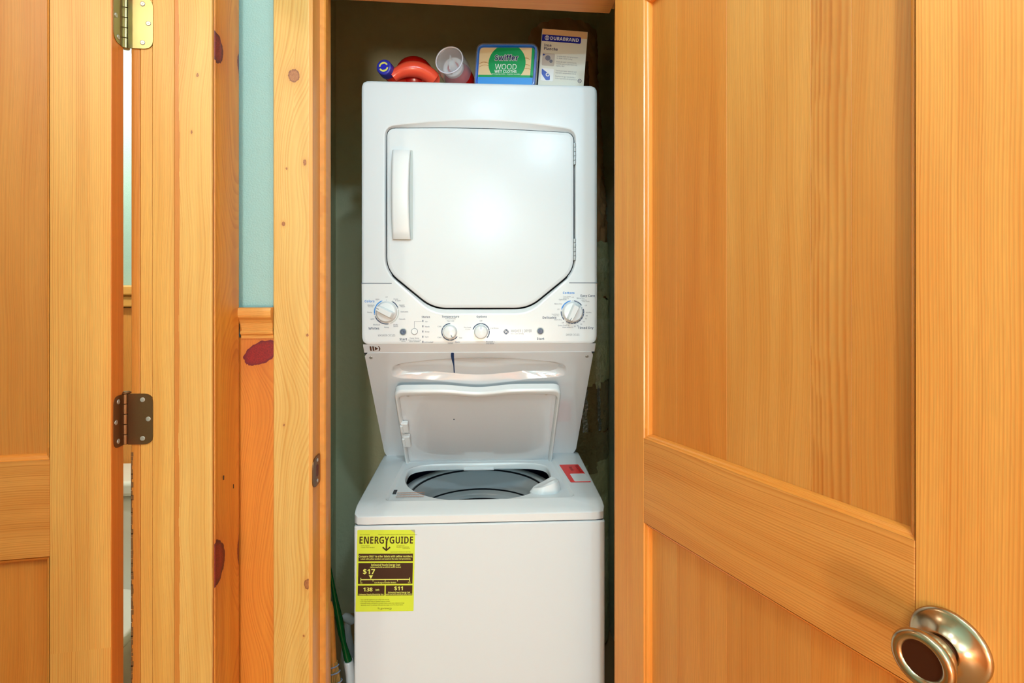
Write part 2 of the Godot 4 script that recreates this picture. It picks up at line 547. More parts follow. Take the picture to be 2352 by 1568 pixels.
	M.nickel = mat(Color(0.72, 0.64, 0.52), 0.22, 1.0)
	M.dark_bronze = mat(Color(0.34, 0.18, 0.11), 0.35, 0.7)
	M.ink = mat(Color(0.03, 0.10, 0.24), 0.5)

func shell() -> void:
	var s := "structure"
	var b := Builder.new()
	b.rbox(P(-2.6, -0.1, 2.45), P(1.3, 0.0, -5.35), 0.002)
	tag(put("floor", b, M.floor), "tan floor running through hall, bathroom and laundry closet", "floor", "", s)
	b = Builder.new()
	b.rbox(P(-2.6, 2.42, 1.163), P(1.3, 2.52, -5.35), 0.002)
	b.rbox(P(-2.6, 2.42, 2.45), P(-0.692, 2.52, 1.163), 0.002)
	tag(put("ceiling", b, M.white_paint), "white ceiling over the hall and bathroom", "ceiling", "", s)
	b = Builder.new()
	b.rbox(P(-0.69, 2.95, 2.45), P(0.75, 3.05, 1.05), 0.002)  # out of view; wood tone chosen to warm the light bounced in the closet
	tag(put("ceiling_closet", b, M.pale_orange), "unseen ceiling of the laundry closet, made pine to warm the bounced light", "ceiling", "", s)
	# hall left wall with the bathroom doorway
	b = Builder.new()
	b.rbox(P(-0.583, 0, 1.163), P(-0.468, 2.42, 0.956), 0.001)
	b.rbox(P(-0.583, 2.07, 0.956), P(-0.468, 2.42, 0.19), 0.001)
	b.rbox(P(-0.583, 0, 0.19), P(-0.468, 2.42, -5.2), 0.001)
	tag(put("wall_left", b, M.aqua), "aqua painted hall wall holding the bathroom doorway", "wall", "", s)
	# closet front wall round the opening
	b = Builder.new()
	b.rbox(P(-0.468, 0, 1.163), P(-0.33, 2.42, 1.048), 0.001)
	b.rbox(P(0.366, 0, 1.163), P(1.2, 2.42, 1.048), 0.001)
	b.rbox(P(-0.33, 2.056, 1.163), P(0.366, 2.42, 1.048), 0.001)
	var wb := put("wall_back", b, M.aqua)
	tag(wb, "aqua orange-peel wall round the closet opening with wood wainscot below", "wall", "", s)
	board("plank", -0.466, -0.3858, 0.0, 1.282, 1.036, 1.0485, M.wainscot, wb, 0.001, 1, Vector2(0.083, 1.3), Vector2(0, 0))
	tag(wb.get_node("plank"), "orange knotty wainscot plank with a red knot")
	b = Builder.new()
	b.rbox(P(1.1, 0, 1.048), P(1.2, 2.42, -5.3), 0.001)
	tag(put("wall_right", b, M.aqua), "aqua hall wall behind the open closet door", "wall", "", s)
	b = Builder.new()
	b.rbox(P(-0.583, 0, -5.2), P(1.2, 2.42, -5.3), 0.001)  # out of view; hall lengthened to hold the far fill lamps
	tag(put("wall_front", b, M.aqua), "unseen aqua hall wall at the far end behind the viewer", "wall", "", s)
	for k in 38:  # unseen hall wainscot; its orange wood warms the bounced light
		var d := 1.04 - k * 0.164
		if d < 0.17: board("plank", -0.4685, -0.456, 0.0, 1.30, d - 0.162, d, M.panel[k % 5], get_node("wall_left"), 0.002, 1, Vector2(0.5, 2.1), Vector2(k * 0.3, 0))
		board("plank", 1.0885, 1.1005, 0.0, 1.30, d - 0.162, d, M.panel[(k + 2) % 5], get_node("wall_right"), 0.002, 1, Vector2(0.5, 2.1), Vector2(k * 0.3, 0))
	for k in 9:
		board("plank", -0.45 + k * 0.17, -0.282 + k * 0.17, 0.0, 1.30, -5.2005, -5.188, M.panel[k % 5], get_node("wall_front"), 0.002, 1, Vector2(0.5, 2.1), Vector2(k * 0.3, 0))
	b = Builder.new()
	b.rbox(P(-0.69, 0, 2.3), P(-0.57, 2.95, 1.163), 0.001)
	tag(put("wall_closet_left", b, M.sage), "sage closet wall to the left of the washer", "wall", "", s)
	b = Builder.new()
	b.rbox(P(-0.69, 0, 2.32), P(0.70, 2.95, 2.222), 0.001)
	tag(put("wall_closet_back", b, M.sage), "sage closet wall behind the stacked washer and dryer", "wall", "", s)
	b = Builder.new()
	b.rbox(P(-0.69, 2.5205, 1.163), P(0.70, 2.95, 1.06), 0.001)
	tag(put("wall_closet_front", b, M.sage), "sage closet wall high above the closet opening", "wall", "", s)
	b = Builder.new()
	b.rbox(P(0.578, 0, 2.3), P(0.69, 2.95, 1.163), 0.001)
	tag(put("wall_closet_right", b, M.sage), "pale sage closet wall to the right of the duct", "wall", "", s)
	b = Builder.new()
	b.rbox(P(-2.5, 0, 2.05), P(-0.69, 2.42, 1.92), 0.001)
	var bb := put("wall_bath_back", b, M.aqua)
	tag(bb, "aqua bathroom wall behind the toilet", "wall", "", s)
	for k in 12:
		board("plank", -2.4 + k * 0.14, -2.4 + (k + 1) * 0.14 - 0.002, 0.0, 1.33, 1.905, 1.9205, M.pale_orange, bb, 0.002, 1, Vector2(0.14, 2.1), Vector2(k * 0.37, 0))
	b = Builder.new()
	b.rbox(P(-2.6, 0, 2.05), P(-2.5, 2.42, -0.8), 0.001)
	tag(put("wall_bath_left", b, M.aqua), "aqua wall on the far side of the bathroom", "wall", "", s)
	b = Builder.new()
	b.rbox(P(-2.5, 0, -0.7), P(-0.583, 2.42, -0.8), 0.001)
	tag(put("wall_bath_front", b, M.aqua), "aqua bathroom wall nearest the viewer", "wall", "", s)

func trims() -> void:
	var s := "structure"
	# 1 left casing of the closet
	var c := thing("trim_1", Transform3D())
	tag(c, "yellow pine casing board with a round knot left of the closet opening", "trim", "", s)
	board("casing_board", -0.3855, -0.315, 0.0, 2.12, 1.03, 1.0482, M.casing, c, 0.003, 1, Vector2(0.0705, 2.12))
	# 2 left jamb
	c = thing("trim_2", Transform3D())
	tag(c, "left closet door jamb with stop strip and metal strike plate", "trim", "", s)
	board("jamb_board", -0.3295, -0.3093, 0.0, 2.05, 1.0305, 1.163, M.pale_pink, c, 0.001, 1, Vector2(0.1, 2.1))
	var st := Builder.new()
	var prof := PackedVector2Array([Vector2(0, 0), Vector2(0.009, 0), Vector2(0.0115, 0.003), Vector2(0.0115, 0.022), Vector2(0.008, 0.03), Vector2(0.0, 0.034)])
	var up := Transform3D(Basis(Vector3(1, 0, 0), Vector3(0, 0, -1), Vector3(0, 1, 0)), P(-0.3094, 0, 1.079))
	st.plate(prof, 0.0, 2.046, up)
	put("door_stop", st, M.pale_orange, c)
	var sp := Builder.new()
	var face := Transform3D(Basis(Vector3(0, 0, -1), Vector3(0, 1, 0), Vector3(1, 0, 0)), P(-0.3093, 1.008, 1.052))
	sp.plate(round_poly([Vector2(-0.026, -0.022), Vector2(-0.026, 0.022), Vector2(-0.012, 0.030), Vector2(0.021, 0.030), Vector2(0.021, -0.030), Vector2(-0.012, -0.030)], [0.012, 0.012, 0.01, 0.004, 0.004, 0.01]), 0.0, 0.0022, face)
	var plate := put("strike_plate", sp, M.bronze, c)
	var hole := Builder.new()
	hole.plate(rect2(-0.004, -0.012, 0.009, 0.012, 0.006), 0.0021, 0.0026, face)
	put("latch_hole", hole, mat(Color(0.36, 0.12, 0.04), 0.6), plate)
	for y in [-0.021, 0.021]: screw(plate, face * Transform3D(Basis(), Vector3(0.003, y, 0.0022)), 0.0036)
	# 3 head jamb
	c = thing("trim_3", Transform3D())
	tag(c, "pine head jamb across the top of the closet opening", "trim", "", s)
	board("jamb_board", -0.3093, 0.345, 2.046, 2.066, 1.0305, 1.163, M.pale_pink, c, 0.001, 0, Vector2(0.1, 2.1))
	board("door_stop", -0.298, 0.334, 2.035, 2.0462, 1.079, 1.163, M.pale_orange, c, 0.002, 0, Vector2(0.1, 2.1), Vector2(0.3, 0.2))
	# 4 right jamb
	c = thing("trim_4", Transform3D())
	tag(c, "right closet jamb mostly hidden behind the open panelled door", "trim", "", s)
	board("jamb_board", 0.345, 0.3655, 0.0, 2.046, 1.0305, 1.163, M.pale_orange, c, 0.001, 1, Vector2(0.1, 2.1))
	board("door_stop", 0.334, 0.3452, 0.0, 2.0352, 1.079, 1.115, M.pale_orange, c, 0.002, 1, Vector2(0.1, 2.1))
	# 5 head casing, 6 right casing
	c = thing("trim_5", Transform3D())
	tag(c, "head casing above the closet opening", "trim", "", s)
	board("casing_board", -0.3855, 0.4215, 2.1205, 2.19, 1.03, 1.0482, M.pale, c, 0.003, 0, Vector2(0.1, 2.1))
	c = thing("trim_6", Transform3D())
	tag(c, "right casing of the closet opening behind the open door", "trim", "", s)
	board("casing_board", 0.352, 0.4215, 0.0, 2.12, 1.0365, 1.0482, M.casing, c, 0.003, 1, Vector2(0.0705, 2.12))
	# 7 chair rail on the aqua wall
	c = thing("trim_7", Transform3D())
	tag(c, "short moulded chair rail between aqua wall and wainscot plank", "trim", "", s)
	var b := Builder.new()
	var section := PackedVector2Array([Vector2(0, 0), Vector2(0.009, 0), Vector2(0.0095, 0.004), Vector2(0.0075, 0.006), Vector2(0.0115, 0.009), Vector2(0.0125, 0.012), Vector2(0.0105, 0.0145), Vector2(0.0075, 0.016), Vector2(0.009, 0.022), Vector2(0.011, 0.030), Vector2(0.015, 0.037), Vector2(0.0215, 0.042), Vector2(0.023, 0.046), Vector2(0.0235, 0.055), Vector2(0.022, 0.060), Vector2(0.018, 0.0615), Vector2(0, 0.0615)])
	var ends := [PackedVector3Array(), PackedVector3Array()]
	for p in section:
		ends[0].append(P(-0.452 + (0.0235 - p.x) * 0.35, 1.280 + p.y, 1.0475 - p.x - 0.006))
		ends[1].append(P(-0.3858, 1.280 + p.y, 1.0475 - p.x - 0.006))
	for j in section.size() - 1:
		var strip := [PackedVector3Array([ends[0][j], ends[0][j + 1]]), PackedVector3Array([ends[1][j], ends[1][j + 1]])]
		b.grid(strip, false, false, func(q, i, jj): return Vector2(q.y * 10.0, q.x))
	b.cap(ends[0]); b.cap(ends[1], true)
	put("rail_moulding", b, M.pale_pink, c)
	# 8 hall-side casing of the bathroom doorway
	c = thing("trim_8", Transform3D())
	tag(c, "reddish pine casing with dark red knots beside the aqua wall strip", "trim", "", s)
	b = Builder.new()
	var pr := PackedVector2Array([Vector2(-0.4682, 0.9305), Vector2(-0.4482, 0.9305), Vector2(-0.4475, 0.934), Vector2(-0.4505, 0.940), Vector2(-0.4475, 0.948), Vector2(-0.4495, 0.958), Vector2(-0.447, 0.968), Vector2(-0.4475, 1.022), Vector2(-0.450, 1.030), Vector2(-0.4682, 1.031)])
	var lo := PackedVector3Array(); var hi := PackedVector3Array()
	for p in pr:
		lo.append(P(p.x, 0.0, p.y)); hi.append(P(p.x, 2.12, p.y))
	b.grid([hi, lo], true, false, func(q, i, j): return Vector2((-q.z - 0.925) / 0.107, (2.12 - q.y) / 2.12))
	b.cap(hi, false)
	put("casing_board", b, M.red_casing, c)
	for q in [Vector2(1.03, 0.962), Vector2(1.0, 1.0)]:
		b = Builder.new()
		b.rbox(P(-0.4478, q.x - 0.004, q.y + 0.001), P(-0.4466, q.x + 0.004, q.y - 0.001), 0.0004)
		put("nail_hole", b, mat(Color(0.12, 0.06, 0.03), 0.8), c)
	# 9 far jamb of the bathroom doorway
	c = thing("trim_9", Transform3D())
	tag(c, "bathroom door jamb in yellow pine carrying the two hinges", "trim", "", s)
	board("jamb_board", -0.5755, -0.5556, 0.0, 2.07, 0.936, 0.957, M.pale, c, 0.0012, 1, Vector2(0.1, 2.1), Vector2(0.1, 0.0))
	board("jamb_board", -0.5550, -0.468, 0.0, 2.07, 0.935, 0.957, M.pale, c, 0.0012, 1, Vector2(0.1, 2.1), Vector2(0.5, 0.0))
	board("casing_edge", -0.5915, -0.5762, 0.0, 2.1, 0.9365, 0.975, M.worn, c, 0.002, 1, Vector2(0.1, 2.1), Vector2(0.7, 0.02))
	board("door_stop", -0.5128, -0.4485, 0.0, 2.07, 0.9225, 0.9355, M.jamb, c, 0.003, 1, Vector2(0.075, 2.12))
	var wear := Builder.new()
	var rng := RandomNumberGenerator.new(); rng.seed = 4
	for k in 60:
		var y := 1.085 - k * 0.0075
		var w := rng.randf_range(0.001, 0.0042)
		wear.rbox(P(-0.5912, y - rng.randf_range(0.003, 0.007), 0.9366), P(-0.5912 + w, y + 0.003, 0.9362), 0.0001)
	put("chipped_edge", wear, mat(Color(0.45, 0.31, 0.16), 0.8), c)
	# near jamb and head of the same doorway
	c = thing("trim_10", Transform3D())
	tag(c, "near jamb and head of the bathroom doorway", "trim", "", s)
	board("jamb_board", -0.583, -0.468, 0.0, 2.07, 0.19, 0.21, M.pale, c, 0.0012, 1, Vector2(0.1, 2.1))
	board("head_board", -0.583, -0.468, 2.05, 2.07, 0.21, 0.9345, M.pale, c, 0.0012, 2, Vector2(0.1, 2.1))
	# 11 bathroom chair rail
	c = thing("trim_11", Transform3D())
	tag(c, "pale chair rail on the bathroom wall seen through the hinge gap", "trim", "", s)
	board("rail_moulding", -2.45, -0.69, 1.332, 1.372, 1.885, 1.9205, M.pale, c, 0.006, 0, Vector2(0.1, 2.1))
	board("rail_cap", -2.45, -0.69, 1.3725, 1.409, 1.872, 1.9205, M.pale, c, 0.008, 0, Vector2(0.1, 2.1))

func bathroom() -> void:
	var t := thing("toilet", Transform3D(Basis(), P(-1.14, 0, 1.905)))
	tag(t, "white toilet with a lidded tank glimpsed through the hinge gap", "toilet")
	var w := mat(Color(0.88, 0.89, 0.87), 0.15)
	var b := Builder.new()
	b.rbox(Vector3(-0.24, 0.40, 0.012), Vector3(0.24, 0.725, 0.20), 0.03, 3)
	put("tank", b, w, t)
	b = Builder.new()
	b.rbox(Vector3(-0.25, 0.730, 0.006), Vector3(0.25, 0.778, 0.215), 0.014, 3)
	put("tank_lid", b, w, t)
	b = Builder.new()
	var rings := []
	for k in [[0.0, 0.13, 0.22, 0.30], [0.12, 0.11, 0.20, 0.30], [0.25, 0.14, 0.23, 0.36], [0.36, 0.185, 0.25, 0.42], [0.395, 0.19, 0.255, 0.43]]:
		var r := PackedVector3Array()
		for j in 40:
			var a := -TAU * j / 40
			r.append(Vector3(cos(a) * k[1], k[0], k[3] + sin(a) * k[2]))
		rings.append(r)
	b.loft(rings, true, [], true)
	b.cap(rings[-1]); b.cap(rings[0], true)
	put("bowl", b, w, t)
	b = Builder.new()
	rings = []
	for k in [[0.398, 0.19], [0.402, 0.196], [0.425, 0.197], [0.432, 0.185], [0.433, 0.1]]:
		var r := PackedVector3Array()
		for j in 40:
			var a := -TAU * j / 40
			r.append(Vector3(cos(a) * k[1], k[0], 0.43 + sin(a) * k[1] * 1.28))
		rings.append(r)
	b.loft(rings, true, [], true)
	b.cap(rings[-1])
	put("seat_lid", b, w, t)

# door face in its own frame: x across, y up, z towards the face
func panelled(t: Node3D, x0: float, x1: float, thick: float, panels: Array, stile_m: Material) -> void:
	var st := 0.090
	var h := 2.03
	var w := x1 - x0
	var b := Builder.new()
	b.rbox(Vector3(x0, 0.01, -thick), Vector3(x0 + st, h, 0), 0.0015, 1, 1, Vector2(0.30, 2.1), Vector2(0.12, 0.13))
	put("stile", b, stile_m, t)
	b = Builder.new()
	b.rbox(Vector3(x1 - st, 0.01, -thick), Vector3(x1, h, 0), 0.0015, 1, 1, Vector2(0.30, 2.1), Vector2(0.52, 0.4))
	put("stile", b, stile_m, t)
	for r in [[0.01, 0.24, 0.1], [0.9314, 1.092, 0.0], [1.93, h, 0.4]]:
		b = Builder.new()
		b.rbox(Vector3(x0 + st, r[0], -thick), Vector3(x1 - st, r[1], 0), 0.0012, 1, 0, Vector2(0.17, 0.6), Vector2(r[2], r[2]))
		put("rail", b, M.rail, t)
	for q in [[0.24, 0.9314], [1.092, 1.93]]:
		var cuts: Array = panels
		for k in cuts.size() - 1:
			b = Builder.new()
			b.rbox(Vector3(cuts[k], q[0] - 0.006, -thick + 0.012), Vector3(cuts[k + 1], q[1] + 0.006, -0.0145), 0.0005, 1, 1, Vector2(0.5, 2.1), Vector2(k * 0.17 + q[0], fmod(k * 0.17, 0.5)))
			var m: Material = M.streak if (k == 3 and q[0] > 1.0) else M.panel[(k + int(q[0] * 3.0)) % 5]
			put("plank", b, m, t)
		b = Builder.new()
		var a0 := Vector2(x0 + st, q[0]); var a1 := Vector2(x1 - st, q[1])
		var steps := [[0.0, 0.0], [0.0015, -0.0025], [0.0022, -0.003], [0.004, -0.0032], [0.0065, -0.0055], [0.0078, -0.009], [0.008, -0.0145]]
		var corners := []
		for e in steps:
			var i: float = e[0]
			corners.append([Vector3(a0.x + i, a0.y + i, e[1]), Vector3(a0.x + i, a1.y - i, e[1]), Vector3(a1.x - i, a1.y - i, e[1]), Vector3(a1.x - i, a0.y + i, e[1])])
		for side in 4:
			var strip := []
			for e in corners: strip.append(PackedVector3Array([e[side], e[(side + 1) % 4]]))
			b.loft(strip, false, [1, 2], false, func(p, i, j): return Vector2(0.3 + i * 0.02, (p.y if side % 2 == 0 else p.x) * 0.9))
		put("panel_moulding", b, M.bead, t)

func hinge(parent: Node, y: float, m: Material, jamb: Transform3D, edge: Transform3D, pin: Vector3) -> void:
	var hgt := 0.0445
	var hn := thing("hinge", Transform3D(), parent)
	tag(hn, "aged brass butt hinge with round corners" if m == M.brass else "dark bronze butt hinge with round corners")
	var b := Builder.new()
	b.plate(round_poly([Vector2(0.004, y - hgt), Vector2(0.004, y + hgt), Vector2(0.045, y + hgt), Vector2(0.045, y - hgt)], [0.0, 0.0, 0.016, 0.016], true, 8), -0.0005, 0.0016, jamb)
	var lf := put("leaf", b, m, hn)
	for q in [Vector2(0.028, y + 0.034), Vector2(0.0375, y), Vector2(0.028, y - 0.034)]: screw(hn, jamb * Transform3D(Basis(), Vector3(q.x, q.y, 0.0016)))
	b = Builder.new()
	b.plate(round_poly([Vector2(-0.004, y - hgt), Vector2(-0.033, y - hgt), Vector2(-0.033, y + hgt), Vector2(-0.004, y + hgt)], [0.0, 0.016, 0.016, 0.0], true, 8), -0.0005, 0.0012, edge)
	put("leaf", b, m, hn)
	for q in [Vector2(-0.02, y + 0.034), Vector2(-0.027, y), Vector2(-0.02, y - 0.034)]: screw(hn, edge * Transform3D(Basis(), Vector3(q.x, q.y, 0.0012)))
	b = Builder.new()
	for k in 5:
		var y0 := y - hgt + k * 0.0178
		b.lathe([Vector2(0.0, 0.0003), Vector2(0.0056, 0.0003), Vector2(0.0062, 0.0009), Vector2(0.0062, 0.0169), Vector2(0.0056, 0.0175), Vector2(0.0, 0.0175)], Transform3D(Basis(Vector3(1, 0, 0), -PI / 2), Vector3(pin.x, y0, pin.z)), 16)
	b.lathe([Vector2(0.0, 0.0), Vector2(0.0078, 0.0), Vector2(0.0082, 0.002), Vector2(0.006, 0.004), Vector2(0.0, 0.0045)], Transform3D(Basis(Vector3(1, 0, 0), -PI / 2), Vector3(pin.x, y + hgt, pin.z)), 16)
	put("barrel", b, m, hn)

func door_bath() -> void:
	# open 84 degrees into the bathroom; local x runs from the free edge (-) to the hinge (0)
	var th := deg_to_rad(84.0)
	var ax := Vector3(sin(th), 0, -cos(th))
	var az := Vector3(cos(th), 0, sin(th))
	var pin := P(-0.602, 0, 0.942)
	# the node sits on the door's face at its hinge edge
	var t := thing("door_1", Transform3D(Basis(ax, Vector3.UP, az), pin - ax * 0.003 + az * 0.041))
	tag(t, "panelled fir bathroom door standing open at the hinge jamb", "door", "", "structure")
	var x0 := -0.70
	panelled(t, x0, 0.0, 0.035, [x0 + 0.084, x0 + 0.21, x0 + 0.35, x0 + 0.48, -0.185, -0.084], M.stile)
	# narrower hinge stile line: edge strip facing the jamb
	var b := Builder.new()
	b.rbox(Vector3(-0.0005, 0.012, -0.0345), Vector3(0.0012, 2.028, -0.0005), 0.0003, 1, 1, Vector2(0.3, 2.1), Vector2(0.2, 0.1))
	put("hinge_edge", b, M.edge, t)
	var inv := t.transform.affine_inverse()
	var jamb := inv * Transform3D(Basis(), P(-0.5985, 0, 0.9355))
	var edge := Transform3D(Basis(Vector3(0, 0, -1), Vector3.UP, Vector3(1, 0, 0)), Vector3(0.0012, 0, -0.037))
	hinge(t, 1.1466, M.bronze, jamb, edge, Vector3(0.003, 0, -0.038))
	hinge(t, 1.8425, M.brass, jamb, edge, Vector3(0.003, 0, -0.038))
	hinge(t, 0.28, M.bronze, jamb, edge, Vector3(0.003, 0, -0.038))

func door_closet() -> void:
	# open 110 degrees; local x runs from the hinge (0) to the free edge, z towards the viewer's side
	var th := deg_to_rad(110.0)
	var ax := Vector3(-cos(th), 0, sin(th))
	var pin := P(0.344, 0, 1.035)
	var b3 := Basis(ax, Vector3.UP, ax.cross(Vector3.UP))
	var t := thing("door_2", Transform3D(b3, pin + b3.z * 0.045))
	tag(t, "tall panelled fir closet door swung open with a round metal knob", "door", "", "structure")
	panelled(t, 0.004, 0.634, 0.035, [0.088, 0.1666, 0.2764, 0.4155, 0.4684, 0.548], M.stile_warm)
	var k := thing("door_knob", Transform3D(Basis(), Vector3(0.576, 0.998, 0.0)), t)
	tag(k, "brushed nickel knob with a dished bronze face")
	var b := Builder.new()
	b.lathe([Vector2(0.0355, 0.0), Vector2(0.036, 0.0025), Vector2(0.035, 0.005), Vector2(0.032, 0.0065), Vector2(0.0275, 0.0085), Vector2(0.0215, 0.013), Vector2(0.0175, 0.018), Vector2(0.0165, 0.020)], Transform3D(), 56)
	put("rosette", b, M.nickel, k)
	b = Builder.new()
	b.lathe([Vector2(0.0145, 0.016), Vector2(0.013, 0.021), Vector2(0.0125, 0.0235), Vector2(0.014, 0.0245)], Transform3D(), 40)
	put("neck", b, M.dark_bronze, k)
	b = Builder.new()
	b.lathe([Vector2(0.014, 0.0235), Vector2(0.0168, 0.026), Vector2(0.0205, 0.033), Vector2(0.0245, 0.042), Vector2(0.0272, 0.049), Vector2(0.0278, 0.0525), Vector2(0.0262, 0.0558), Vector2(0.0228, 0.0572), Vector2(0.0195, 0.0565), Vector2(0.0178, 0.0545), Vector2(0.0172, 0.0535)], Transform3D(), 56)
	put("knob_body", b, M.nickel, k)
	b = Builder.new()
	b.lathe([Vector2(0.0176, 0.0538), Vector2(0.0166, 0.0528), Vector2(0.010, 0.0522), Vector2(0.0, 0.052)], Transform3D(), 40)
	put("knob_face", b, M.dark_bronze, k)

const ZF := -0.075      # the dryer's front plane in the appliance's own frame

func dial(parent: Node, at: Vector2, r: float, turn: float, wide: bool) -> void:
	var xf := Transform3D(Basis(), Vector3(at.x, at.y, ZF))
	var k := thing("knob", xf, parent)
	var b := Builder.new()
	if wide:
		b.lathe([Vector2(r + 0.001, 0.0), Vector2(r + 0.001, 0.002), Vector2(r, 0.0035), Vector2(r - 0.002, 0.009), Vector2(r - 0.004, 0.0105), Vector2(0, 0.0108)], Transform3D(), 48)
		put("knob_base", b, M.plastic, k)
		b = Builder.new()
		var g := Transform3D(Basis(Vector3(0, 0, 1), turn), Vector3.ZERO)
		var w := r * 0.33
		var foot := round_poly([Vector2(-r * 0.86, -w * 1.12), Vector2(-r * 0.86, w * 1.12), Vector2(r * 0.93, w), Vector2(r * 0.93, -w)], [0.003], true, 3)
		var top := round_poly([Vector2(-r * 0.70, -w * 0.86), Vector2(-r * 0.70, w * 0.86), Vector2(r * 0.90, w * 0.72), Vector2(r * 0.90, -w * 0.72)], [0.004], true, 3)
		var rings := []
		for q in [[foot, 0.009], [foot, 0.011], [top, 0.024], [inset(top, 0.0012), 0.0256]]:
			var ring := PackedVector3Array()
			for p in resample(q[0], 44): ring.append(g * Vector3(p.x, p.y, q[1]))
			rings.append(ring)
		b.loft(rings, true, [1, 2], true)
		b.cap(rings[-1])
		put("grip", b, M.plastic, k)
		b = Builder.new()
		b.plate(rect2(r * 0.62, -0.0007, r * 0.87, 0.0007), 0.0254, 0.0259, g)
		put("pointer_mark", b, M.print_dark, k)
	else:
		b.lathe([Vector2(r + 0.0006, 0.0), Vector2(r + 0.0004, 0.003), Vector2(r - 0.0006, 0.016), Vector2(r - 0.0016, 0.019), Vector2(r - 0.004, 0.0203), Vector2(0, 0.0212)], Transform3D(), 48)
		put("knob_base", b, M.plastic, k)
		b = Builder.new()
		var g := Transform3D(Basis(Vector3(0, 0, 1), turn), Vector3.ZERO)
		b.plate(rect2(r * 0.45, -0.0007, r * 0.85, 0.0007), 0.0195, 0.0216, g)
		put("pointer_mark", b, M.print_dark, k)

func washer_dryer() -> void:
	var t := thing("washer_dryer", Transform3D(Basis(Vector3.UP, deg_to_rad(-2.0)), P(0.0308, 0, 1.2036)))
	tag(t, "tall white stacked washer and dryer in the closet with its washer lid open", "washer dryer")
	var cx := -0.0015
	# --- washer cabinet and deck
	var b := Builder.new()
	var foot := round_poly([Vector2(-0.3015, -0.66), Vector2(-0.3015, 0.0), Vector2(0.3015, 0.0), Vector2(0.3015, -0.66)], [0.008], true, 5)
	var sides := []
	for q in [[0.02, 0.003], [0.023, 0.0], [0.8165, 0.0], [0.8195, 0.0012], [0.8205, 0.004], [0.8205, 0.012]]:
		var ring := PackedVector3Array()
		for p in inset(foot, q[1]): ring.append(Vector3(p.x, q[0], p.y))
		sides.append(ring)
	b.loft(sides, true, [1, 2], true)
	b.cap(sides[0])
	put("washer_cabinet", b, M.enamel, t)
	b = Builder.new()
	for x in [-0.26, 0.26]:
		for z in [-0.05, -0.61]:
			b = Builder.new()
			b.lathe([Vector2(0.02, 0.0), Vector2(0.02, 0.012), Vector2(0.01, 0.016), Vector2(0.01, 0.03)], Transform3D(Basis(Vector3(1, 0, 0), -PI / 2), Vector3(x, 0, z)), 16)
			put("levelling_foot", b, M.gap, t)
	b = Builder.new()
	var seam := []
	for q in [[0.8190, 0.005], [0.8245, 0.005]]:
		var ring := PackedVector3Array()
		for p in inset(foot, q[1]): ring.append(Vector3(p.x, q[0], p.y))
		seam.append(ring)
	b.loft(seam, true, [], true)
	put("cabinet_seam", b, M.gap, t)
	b = Builder.new()
	var N := 144
	var C := Vector2(-0.009, -0.200)
	var outline := round_poly([Vector2(-0.3035, -0.372), Vector2(-0.3035, 0.0), Vector2(0.3035, 0.0), Vector2(0.3035, -0.372)], [0.004, 0.022, 0.022, 0.004], true, 8)
	var sunk := round_poly([Vector2(-0.2315, -0.338), Vector2(-0.2405, -0.047), Vector2(0.2385, -0.049), Vector2(0.215, -0.338)], [0.012, 0.022, 0.022, 0.012], true, 6)
	var base := func(z: float) -> float: return 0.8445 + 0.0145 * smoothstep(0.0, -0.045, z) + 0.017 * clampf((-z - 0.05) / 0.29, 0.0, 1.2)
	var rings := [[], [], [], [], [], [], [], [], [], []]
	for k in rings.size(): rings[k] = PackedVector3Array()
	for j in N:
		var a := -TAU * j / N
		var d := Vector2(cos(a), sin(a))
		var o := ray_hit(outline, C, d)
		var s := ray_hit(sunk, C, d)
		var oi := o + (C - o).normalized() * 0.004
		var oj := o + (C - o).normalized() * 0.03
		var q := Vector2(d.x, d.y)
		var e := 4.0 if q.y < 0.0 else 2.15
		var bb := 0.079 if q.y < 0.0 else 0.171
		var k := 1.0 / pow(pow(absf(q.x) / 0.207, e) + pow(absf(q.y) / bb, e), 1.0 / e)
		var op := Vector2(-0.009, -0.229) + q * k
		var si := s + (C - s).normalized() * 0.007
		rings[0].append(Vector3(o.x, 0.8235, o.y))
		rings[1].append(Vector3(o.x, minf(base.call(o.y) - 0.004, 0.846 + absf(o.y) * 0.2), o.y))
		rings[2].append(Vector3(oi.x, base.call(oi.y) - 0.0005, oi.y))
		rings[3].append(Vector3(oj.x, base.call(oj.y), oj.y))
		rings[4].append(Vector3(s.x, base.call(s.y), s.y))
		rings[5].append(Vector3(si.x, base.call(si.y) - 0.0085, si.y))
		rings[6].append(Vector3(op.x, base.call(op.y) - 0.0085, op.y))
		var op2 := op + (Vector2(-0.009, -0.229) - op).normalized() * 0.004
		rings[7].append(Vector3(op2.x, base.call(op.y) - 0.0125, op2.y))
		rings[8].append(Vector3(op2.x, base.call(op.y) - 0.026, op2.y))
		var op3 := op + (op - Vector2(-0.009, -0.229)).normalized() * 0.012
		rings[9].append(Vector3(op3.x, base.call(op.y) - 0.026, op3.y))
	b.loft(rings, true, [1, 4, 5, 6, 8], true)
	put("top_deck", b, M.plastic, t)
	# tub seen through the opening
	var axis := Transform3D(Basis(Vector3(1, 0, 0), -PI / 2), Vector3(-0.009, 0, -0.252))
	b = Builder.new()
	b.lathe([Vector2(0.2445, 0.838), Vector2(0.2445, 0.40)], axis, 64, [], false)
	put("outer_tub", b, M.navy, t)
	b = Builder.new()
	b.lathe([Vector2(0.226, 0.780), Vector2(0.226, 0.800), Vector2(0.222, 0.804), Vector2(0.206, 0.806), Vector2(0.200, 0.803), Vector2(0.1985, 0.800)], axis, 72, [], false)
	put("balance_ring", b, M.plastic, t)
	b = Builder.new()
	b.lathe([Vector2(0.1995, 0.801), Vector2(0.1995, 0.797), Vector2(0.1945, 0.796), Vector2(0.1945, 0.801)], axis, 72, [], false)
